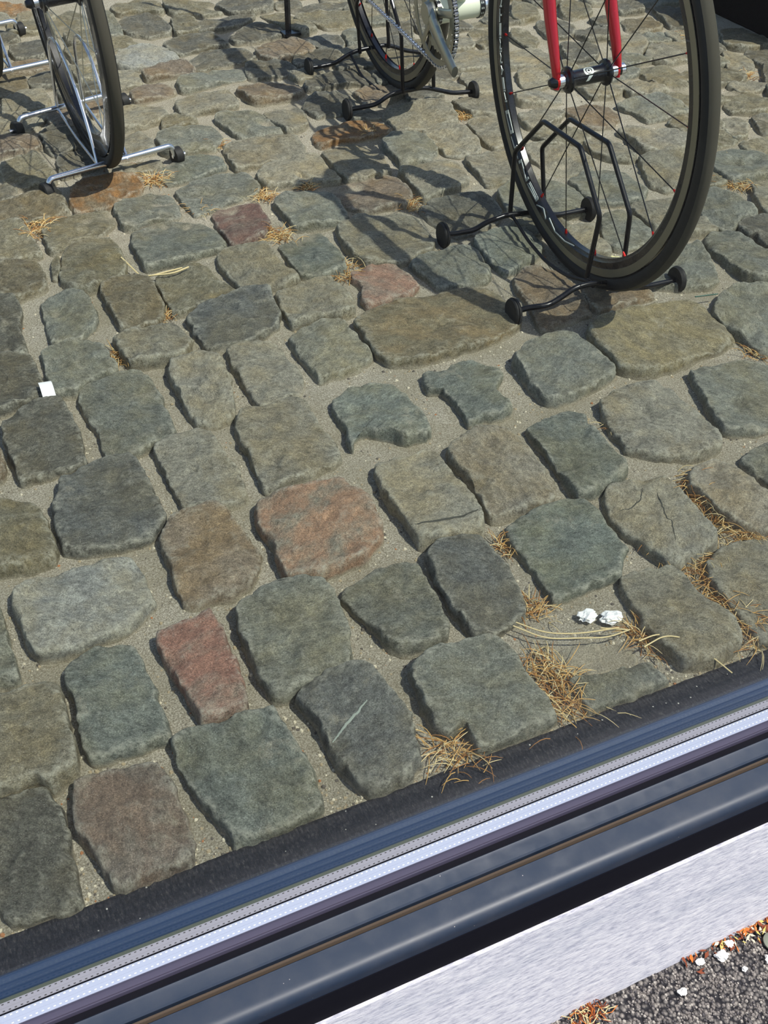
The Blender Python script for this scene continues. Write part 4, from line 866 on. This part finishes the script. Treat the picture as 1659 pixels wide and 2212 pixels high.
# chain: links along the lower run, round the ring front and back to the sprockets
path = []
c0 = (BS, BH)
path.append((.86, .222)); path.append((.515, .204))
q = -75
while q > -262: 
    path.append((BS + .0985 * math.cos(math.radians(q)), BH + .0985 * math.sin(math.radians(q)))); q -= 7
path.append((.91, .375))
L = []; step = .0127; carry = 0
for (x0, y0), (x1, y1) in zip(path, path[1:]):
    d = math.hypot(x1 - x0, y1 - y0); k = carry
    while k < d: L.append((x0 + (x1 - x0) * k / d, y0 + (y1 - y0) * k / d, math.atan2(y1 - y0, x1 - x0))); k += step
    carry = k - d
b = MB()
for x, y, q in L:
    p = B1(x, -.045, y); d = T * math.cos(q) + Uu * math.sin(q)
    for sg in (-1, 1): b.tube([p + A * sg * .0022 - d * .0055, p + A * sg * .0022 - d * .001, p + A * sg * .0022 + d * .0055], [(.0034, .0007), (.0022, .0007), (.0034, .0007)], 8)
    b.lathe(p + d * .006, A, [(-.0034, .0034), (.0034, .0034)], 8, 1)
    b.lathe(p, A, [(-.0040, .0018), (.0040, .0018)], 8, 1)
b.build('chain', [BLACKMETAL, CHROME], bike)
b = MB()
for k, R0 in enumerate((.05, .046, .042, .038, .034, .030, .026)): b.lathe(B1(RS, RL - .030 - k * .0038, .337), A, [(-.0009, R0), (.0009, R0)], 40)
b.build('sprockets', STEEL, bike)

# black wire stands
def stand(label, front, back, loops, feet, brace, r=.0048):
    allp = [p for p in front + back]; c = sum((V(p) for p in allp), V()) / len(allp)
    root = tag(empty('bicycle_stand', (c.x, c.y, 0)), label, 'bicycle stand', 'black wheel stands of the red bicycle')
    for path in (front, back):
        b = MB(); b.tube(round_path(path, .014), r, 12); b.build('cross_bar', BLACKMETAL, root)
    for path in loops:
        b = MB(); b.tube(round_path(path, .008), .0042, 10); b.build('wheel_loop', BLACKMETAL, root)
    for path in brace:
        b = MB(); b.tube(round_path(path, .02), .0030, 8); b.build('brace', BLACKMETAL, root)
    for p, q in feet:
        p = V(p); b = MB(); d = V((1, -.06, 0)).normalized() * q
        b.lathe(p, d, [(-.001, .006), (-.001, .0215), (.004, .0235), (.0045, .0220), (.007, .0225), (.009, .0210), (.010, .008)], 32)
        b.build('rubber_foot', RUBBER, root)
    return root
def loopw(s0, l, pts): return [B1(s0 + s, l, h) for s, h in pts]
f1 = [(.874, 1.30, .028), (.890, 1.30, .029), (.930, 1.30, .025), (.955, 1.30, .036), (.975, 1.30, .047), (1.001, 1.30, .049), (1.072, 1.30, .038), (1.089, 1.30, .034), (1.120, 1.30, .019), (1.181, 1.30, .018)]
b1 = [(.893, 1.585, .024), (.910, 1.585, .022), (.948, 1.585, .022), (.971, 1.585, .033), (1.009, 1.585, .039), (1.023, 1.585, .039), (1.078, 1.585, .034), (1.121, 1.585, .020), (1.187, 1.585, .020)]
stand('near black bicycle stand cradling the front wheel', f1, b1,
      [loopw(0, -.035, [(-.133, .045), (-.109, .045), (-.132, .169), (-.057, .252), (.066, .247), (.162, .156), (.172, .03), (.160, .032)]), loopw(0, .035, [(-.133, .043), (-.108, .052), (-.110, .146), (-.028, .232), (.101, .224), (.192, .137), (.172, .035), (.155, .036)])],
      [((.868, 1.30, .027), -1), ((1.183, 1.30, .019), 1), ((.888, 1.585, .024), -1), ((1.189, 1.585, .020), 1)],
      [[(1.024, 1.585, .038), (1.012, 1.505, .027), (1.002, 1.426, .026), (1.008, 1.369, .027), (1.012, 1.31, .046)]])
f2 = [(.968, 2.19, .024), (.988, 2.19, .024), (1.03, 2.19, .026), (1.06, 2.19, .043), (1.099, 2.19, .049), (1.151, 2.19, .048), (1.187, 2.19, .037), (1.22, 2.19, .027), (1.268, 2.19, .024)]
b2 = [(.987, 2.46, .024), (1.006, 2.46, .024), (1.047, 2.46, .027), (1.077, 2.46, .043), (1.107, 2.46, .051), (1.174, 2.46, .055), (1.199, 2.46, .049), (1.237, 2.46, .034), (1.28, 2.46, .026)]
ls = [(-.128, .045), (-.128, .06), (-.130, .169), (-.057, .252), (.066, .247), (.145, .156), (.140, .045)]
stand('far black bicycle stand cradling the rear wheel under the chain', f2, b2,
      [loopw(.885, -.008, [(s, h) for s, h in ls]), loopw(.885, .066, ls)],
      [((.964, 2.19, .024), -1), ((1.270, 2.19, .024), 1), ((.983, 2.46, .024), -1), ((1.284, 2.46, .026), 1)],
      [[(1.085, 2.46, .045), (1.088, 2.40, .012), (1.09, 2.26, .010), (1.10, 2.19, .047)]])

# second bicycle (left) in a chromed stand, and a third one at the picture's edge
def left_bike(dx, dy, lab_b, lab_s, full=True):
    az_, le_ = .033, .081
    a = V((math.cos(az_) * math.cos(le_), math.sin(az_) * math.cos(le_), math.sin(le_))); t = V((-math.sin(az_), math.cos(az_), 0)); u = a.cross(t)
    F = Fr(V((.382 + dx, 2.185 + dy, .309)), a, t, u)
    root = tag(empty('bicycle', F(0, 0, 0)), lab_b, 'bicycle')
    rim, hub = wheel(root, F, 0, 0, 20, 8, .040, (BLACKP, BLACKP), spoke_r=.0010, nipple=False, inner_w=.010, sc=.905); rim.name = 'front_wheel_rim'
    b = MB()
    for sg in (-1, 1):
        x = sg * .0535
        b.tube([F(0, x, .330), F(.008, x, .38), (F(.05, x * .93, .48)), F(.085, x * .8, .58), F(.11, x * .4, .69)], [(.006, .009), (.008, .010), (.010, .012), (.012, .014), (.014, .017)], 14)
    b.tube([F(.11, -.02, .69), F(.11, .02, .69)], .016, 16)
    b.build('fork', BLACKP, root)
    c = V((.405 + dx, 2.225 + dy, 0))
    st = tag(empty('bicycle_stand', c), lab_s, 'bicycle stand')
    P = lambda x, y, z: V((x + dx, y + dy, z))
    for (p0, p1) in (((.279, 2.030), (.545, 2.100)), ((.285, 2.345), (.520, 2.420))):
        p0 = V((*p0, 0)); p1 = V((*p1, 0)); z = .040; e = (p1 - p0)
        b = MB(); b.tube(round_path([P(p0.x, p0.y, .019), P(p0.x + .004, p0.y, z), P(p1.x - .006, p1.y, z), P(p1.x, p1.y, .019)], .012), .0056, 14); b.build('cross_bar', CHROME, st)
        for p, sg in ((p0, -1), (p1, 1)):
            b = MB(); d = e.normalized() * sg; b.lathe(P(p.x, p.y, .0175), d, [(-.004, .006), (-.004, .0165), (.000, .0175), (.011, .0175), (.013, .015), (.013, .004)], 28); b.build('rubber_foot', RUBBER, st)
            b = MB(); b.tube([P(p.x, p.y, .0175) - d * .006, P(p.x, p.y, .0175) + d * .022], .004, 10); b.build('axle_pin', CHROME, st)
    A_ = [(.382, 2.062, .043), (.382, 2.088, .081), (.381, 2.129, .126), (.379, 2.182, .172), (.376, 2.253, .202), (.374, 2.314, .202), (.373, 2.354, .181), (.373, 2.362, .133), (.373, 2.372, .043)]
    B_ = [(.443, 2.080, .043), (.441, 2.150, .082), (.439, 2.215, .122), (.437, 2.255, .166), (.434, 2.316, .189), (.432, 2.360, .188), (.432, 2.395, .160), (.432, 2.400, .09), (.432, 2.392, .043)]
    for path in (A_, B_):
        b = MB(); b.tube(round_path([P(x, y, z) for x, y, z in path], .03), .0032, 10); b.build('wheel_loop', CHROME, st)
    for x0_, x1_ in ((.382, .373), (.443, .432)):
        b = MB(); b.tube([P(x0_, 2.064, .040), P((x0_ + x1_) / 2, 2.22, .033), P(x1_, 2.374, .040)], .0028, 8); b.build('brace', CHROME, st)
left_bike(0, 0, 'black bicycle with dark deep-rimmed front wheel in the upper left', 'chromed wheel stand under the black bicycle in the upper left')
left_bike(-.115, .56, 'black bicycle just entering the picture at its top left corner', 'chromed wheel stand in the top left corner, behind the other chromed stand')

# black post and plinth
b = MB(); b.tube([(1.036, 2.740, .004), (1.030, 2.742, .35), (1.022, 2.745, .72)], [(.0080, .0060)] * 3, 4); post = b.build('post', BLACKP, smooth=False)
tag(post, 'slim black metal post standing on the paving near the top edge', 'post')
b = MB(); b.box((1.020, 2.725, .010), (1.064, 2.758, .0165)); b.build('base_plate', BLACKP, post, smooth=False)
b = MB(); b.box((2.232, 2.12, .0), (3.0, 2.72, .42)); o = b.build('plinth', plain('plinth_black', (7, 5, 7), .9, 0, .1), smooth=False)
md = o.modifiers.new('bevel', 'BEVEL'); md.width = .006; md.segments = 3
b = MB(); b.box((2.215, 2.10, .42), (3.02, 2.74, .44)); o2 = b.build('top_board', plain('plinth_top', (20, 18, 18), .5), o, smooth=False)
tag(o, 'black display plinth cutting off the top right corner', 'plinth')

# ---------------------------------------------------------------- dry grass
GR = [(.482,2.031,3,'beside the rust-brown stone'),(.648,2.148,1.6,'right of the silver stand'),(.233,1.909,3,'at the far left edge'),(.621,1.726,3,'below the wine-red stone'),(.9,1.752,2.2,'left of the near stand'),(.971,2.103,2,'by the orange-tinged stone'),(1.203,2.105,1.7,"under the rear stand's right foot"),(.654,1.887,2,'above the wine-red stone'),(.748,1.895,1.6,'up-right of the wine-red stone'),(.676,1.557,2.5,'left of the pinkish stone'),(.521,1.875,1.6,'left of the wine-red stone'),(.258,1.446,2.2,'above the white plastic tag'),(.357,1.53,1.1,'right of the small tan stone'),(1.554,1.593,3,'right of the front tyre'),(1.98,2.09,2,'in the upper right shade'),(2.02,2.386,2.4,'behind the front wheel spokes'),(1.615,1.715,1.2,'at the upper right edge'),(.876,.844,3,'topmost along the right joint'),(.868,.80,3,'second along the right joint'),(.874,.744,4,'at the right edge beside the veined stone'),(.77,.755,3,'at the foot of the veined stone'),(.793,.714,4,'halfway down the right joint'),(.785,.666,4.5,'low in the right joint'),(.778,.619,4.5,'lowest in the right joint'),(.533,.64,3,'below the crumpled paper, upper'),(.521,.602,4,'below the crumpled paper, against the dark mat'),(.387,.592,3.2,'at the notched stone by the dark mat'),(.565,.734,2,'left of the crumpled paper'),(.66,.645,2.6,'right below the crumpled paper'),(.587,.838,1.5,'left of the teal-grey stone'),(.862,.999,1.5,'in the joint above the teal-grey stone'),(1.177,1.076,1.5,'at the right edge below the tan slab')]
for gi, (x, y, sz, where) in enumerate(GR):
    rnd = random.Random(100 + gi); b = MB()
    nb = int(27 * sz); sp = .009 * sz
    for k in range(nb):
        L_ = rnd.uniform(.018, .034) * (0.7 + sz * .18); q = rnd.uniform(0, 6.28)
        if 17 <= gi <= 23: q = rnd.gauss(-1.0, .9)
        px, py = x + rnd.gauss(0, sp * .45), y + rnd.gauss(0, sp * .6)
        cur = V((px, py, .002)); d = V((math.cos(q), math.sin(q), rnd.uniform(.2, 1.2))).normalized(); pts = [cur.copy()]
        bend = rnd.uniform(-.5, .5)
        for s in range(5):
            d = (d + V((-math.sin(q) * bend * .4, math.cos(q) * bend * .4, -.35 if cur.z > .008 else .02))).normalized(); cur = cur + d * L_ / 5
            if cur.z < .004: cur.z = .004
            pts.append(cur.copy())
        b.tube(pts, [.00055, .0006, .00055, .0005, .0004, .0002], 4, rnd.choices((0, 1, 2), (3, 4, 3))[0])
    o = b.build('dry_grass_tuft', STRAW); tag(o, 'tuft of dry golden grass ' + where, 'grass', 'dry grass tufts in the joints')
def straw(name, label, paths, r=.0009, mat=0):
    b = MB()
    for p in paths: b.tube(round_path(p, .02), r, 5)
    tag(b.build(name, STRAW[mat]), label, 'straw')
straw('straw_stalk', 'long pale straw stalks lying across the sand below the crumpled paper', [[(.521, .707, .020), (.546, .676, .018), (.580, .661, .020), (.612, .650, .018), (.638, .646, .024)], [(.528, .712, .018), (.55, .684, .018), (.585, .667, .019), (.63, .655, .022)], [(.612, .664, .02), (.638, .650, .02)]])
straw('straw_stalk', 'long pale straw stalks reaching over the dark mat at lower right', [[(.639, .619, .022), (.668, .622, .026), (.688, .608, .026), (.705, .572, .018), (.712, .553, .014)], [(.640, .630, .02), (.665, .630, .022), (.690, .612, .022), (.71, .575, .018)]])
straw('straw_stalk', 'bent pale straw lying in a joint left of the pinkish stone row', [[(.336, 1.722, .02), (.352, 1.66, .012), (.330, 1.655, .015)], [(.348, 1.655, .015), (.40, 1.632, .022), (.43, 1.64, .024)], [(.35, 1.65, .014), (.42, 1.645, .022)]], .0014)
straw('green_twig', "thin dark green twig right of the near stand's right foot", [[(1.176, 1.236, .022), (1.22, 1.232, .02)]], .0012, 0)
bpy.data.objects['green_twig'].data.materials[0] = plain('twig_green', (40, 84, 70), .6); bpy.data.objects['green_twig']['category'] = 'twig'

# ---------------------------------------------------------------- litter
b = MB(); vs = []; c = V((.137, 1.373, .016))
for i in range(7):
    q = i / 6; z = .012 * math.sin(q * 2.2); vs += [(c.x - .009, c.y - .016 + .032 * q, c.z + z), (c.x + .009, c.y - .018 + .032 * q, c.z + z)]
vs += [(x, y, z - .0012) for x, y, z in vs]
b.add(vs, [(2 * i, 2 * i + 1, 2 * i + 3, 2 * i + 2) for i in range(6)] + [(14 + 2 * i + 2, 14 + 2 * i + 3, 14 + 2 * i + 1, 14 + 2 * i) for i in range(6)] + [(2 * i, 2 * i + 2, 14 + 2 * i + 2, 14 + 2 * i) for i in range(6)] + [(2 * i + 1, 14 + 2 * i + 1, 14 + 2 * i + 3, 2 * i + 3) for i in range(6)] + [(0, 14, 15, 1), (12, 13, 27, 26)])
tag(b.build('plastic_tag', PAPER, smooth=False), 'small curved white plastic tag stuck between dark stones at left', 'tag')
def crumple(name, label, x, y, z, rx, ry, seed, mat=PAPER, rz=.5):
    bm = bmesh.new(); bmesh.ops.create_icosphere(bm, subdivisions=3, radius=1)
    for v in bm.verts:
        f = 1 + .5 * noise.noise(v.co * 1.7 + V((seed, 0, 0))) + .35 * noise.noise(v.co * 4 + V((seed, 3, 0)))
        v.co = V((v.co.x * rx * f, v.co.y * ry * f, max(-.3, v.co.z) * rx * rz * f))
    me = bpy.data.meshes.new(name); bm.to_mesh(me); bm.free(); me.materials.append(mat)
    o = bpy.data.objects.new(name, me); COL.objects.link(o); o.location = (x, y, z); tag(o, label, name.split('_')[-1]); return o
crumple('crumpled_paper', 'crumpled white paper scrap, left one of the pair below the teal-grey stone', .614, .694, .010, .0120, .0085, 3, rz=.35)
crumple('crumpled_paper', 'crumpled white paper scrap, right and larger of the pair below the teal-grey stone', .640, .681, .010, .0140, .0095, 9, rz=.35)
crumple('pale_pebble', 'pale yellowish stone shard inside the front wheel, between the stand loops', 1.135, 1.410, .012, .012, .009, 5, plain('pale_shard', (206, 200, 150), .8)); bpy.data.objects['pale_pebble']['category'] = 'pebble'
for i, (x, y, s, lab) in enumerate([(.606, .360, .007, 'largest white stone chip, against the plaster plinth'), (.580, .364, .005, 'white stone chip left of the largest chip at the plaster plinth'), (.543, .345, .005, 'white stone chip farthest left on the asphalt'), (.619, .338, .003, 'small white stone chip on the asphalt below the leaf litter'), (.651, .336, .005, 'white stone chip on the asphalt at the right edge'), (.622, .368, .005, 'flat white stone chip touching the orange leaf litter')]):
    o = crumple('stone_chip', lab, x, y, -.193, s, s * .8, 20 + i, CHIP); o['category'] = 'stone chip'; o['group'] = 'white chips on the asphalt'
b = MB(); rnd = random.Random(8)
for k in range(330):
    x = .56 + .22 * rnd.random(); y = .3775 - abs(rnd.gauss(0, .009)) ; 
    if x < .61 and rnd.random() < .8: continue
    if y > .377 - .0: y = .3765
    q = rnd.uniform(0, 6.28); l = rnd.uniform(.002, .006); w = l * rnd.uniform(.15, .5); z = -.1945 + rnd.random() * .003
    ca, sa = math.cos(q), math.sin(q); t = rnd.uniform(-.4, .4)
    vs = [(x + ca * a_ - sa * c_, y + sa * a_ + ca * c_, z + t * a_) for a_, c_ in ((-l, 0), (0, w), (l, 0), (0, -w))]
    vs += [(p[0], p[1], p[2] - .0004) for p in vs]
    b.add(vs, [(0, 1, 2, 3), (7, 6, 5, 4), (0, 4, 5, 1), (1, 5, 6, 2), (2, 6, 7, 3), (3, 7, 4, 0)], rnd.choices((0, 1, 2, 3), (3, 4, 2, 3))[0])
tag(b.build('leaf_litter', LEAF, smooth=False), 'orange and rust leaf crumbs gathered against the plaster plinth', 'leaf litter', kind='stuff')
b = MB(); rnd = random.Random(31)
for k in range(60):
    x = .440 + rnd.gauss(0, .010); y = .366 + rnd.gauss(0, .005); q = rnd.uniform(0, 6.28); p = V((x, y, -.194)); l = rnd.uniform(.008, .02)
    b.tube([p, p + V((math.cos(q) * l * .5, math.sin(q) * l * .5, .003)), p + V((math.cos(q + .4) * l, math.sin(q + .4) * l, .001))], .0005, 4, rnd.choice((0, 1, 2)))
tag(b.build('dry_root_tuft', [STRAW[0], LEAF[1], LEAF[0]]), 'small rusty root tuft on the asphalt at the bottom edge', 'grass')
b = MB(); c = V((.668, .350, -.1945)); b.lathe(c, (0, 0, 1), [(0, .011), (.002, .011), (.0024, .009), (.0024, .0045), (.0015, .0040)], 32)
o = b.build('metal_washer', plain('washer_grey', (128, 132, 118), .5, .4)); tag(o, 'flat grey metal washer on the asphalt at the right edge', 'washer')
b = MB(); b.lathe(c, (0, 0, 1), [(.0024, .0040), (.0030, .0038), (.0030, .0022), (.0012, .0020)], 24); b.build('rivet', CHIP, o)
# asphalt aggregate
b = MB(); rnd = random.Random(77)
for k in range(9000):
    x = .36 + .5 * rnd.random(); y = .374 - .19 * rnd.random() ** 1.0
    chip(b, x, y, -.1985, rnd.uniform(.0012, .0028), rnd.choices((0, 1, 2), (5, 3, 2))[0], rnd, .9)
tag(b.build('asphalt_grit', GRIT, smooth=False), 'coarse grey aggregate showing in the asphalt surface', 'grit', kind='stuff')
# pale vein on the scratched stone is a shallow raised mineral line
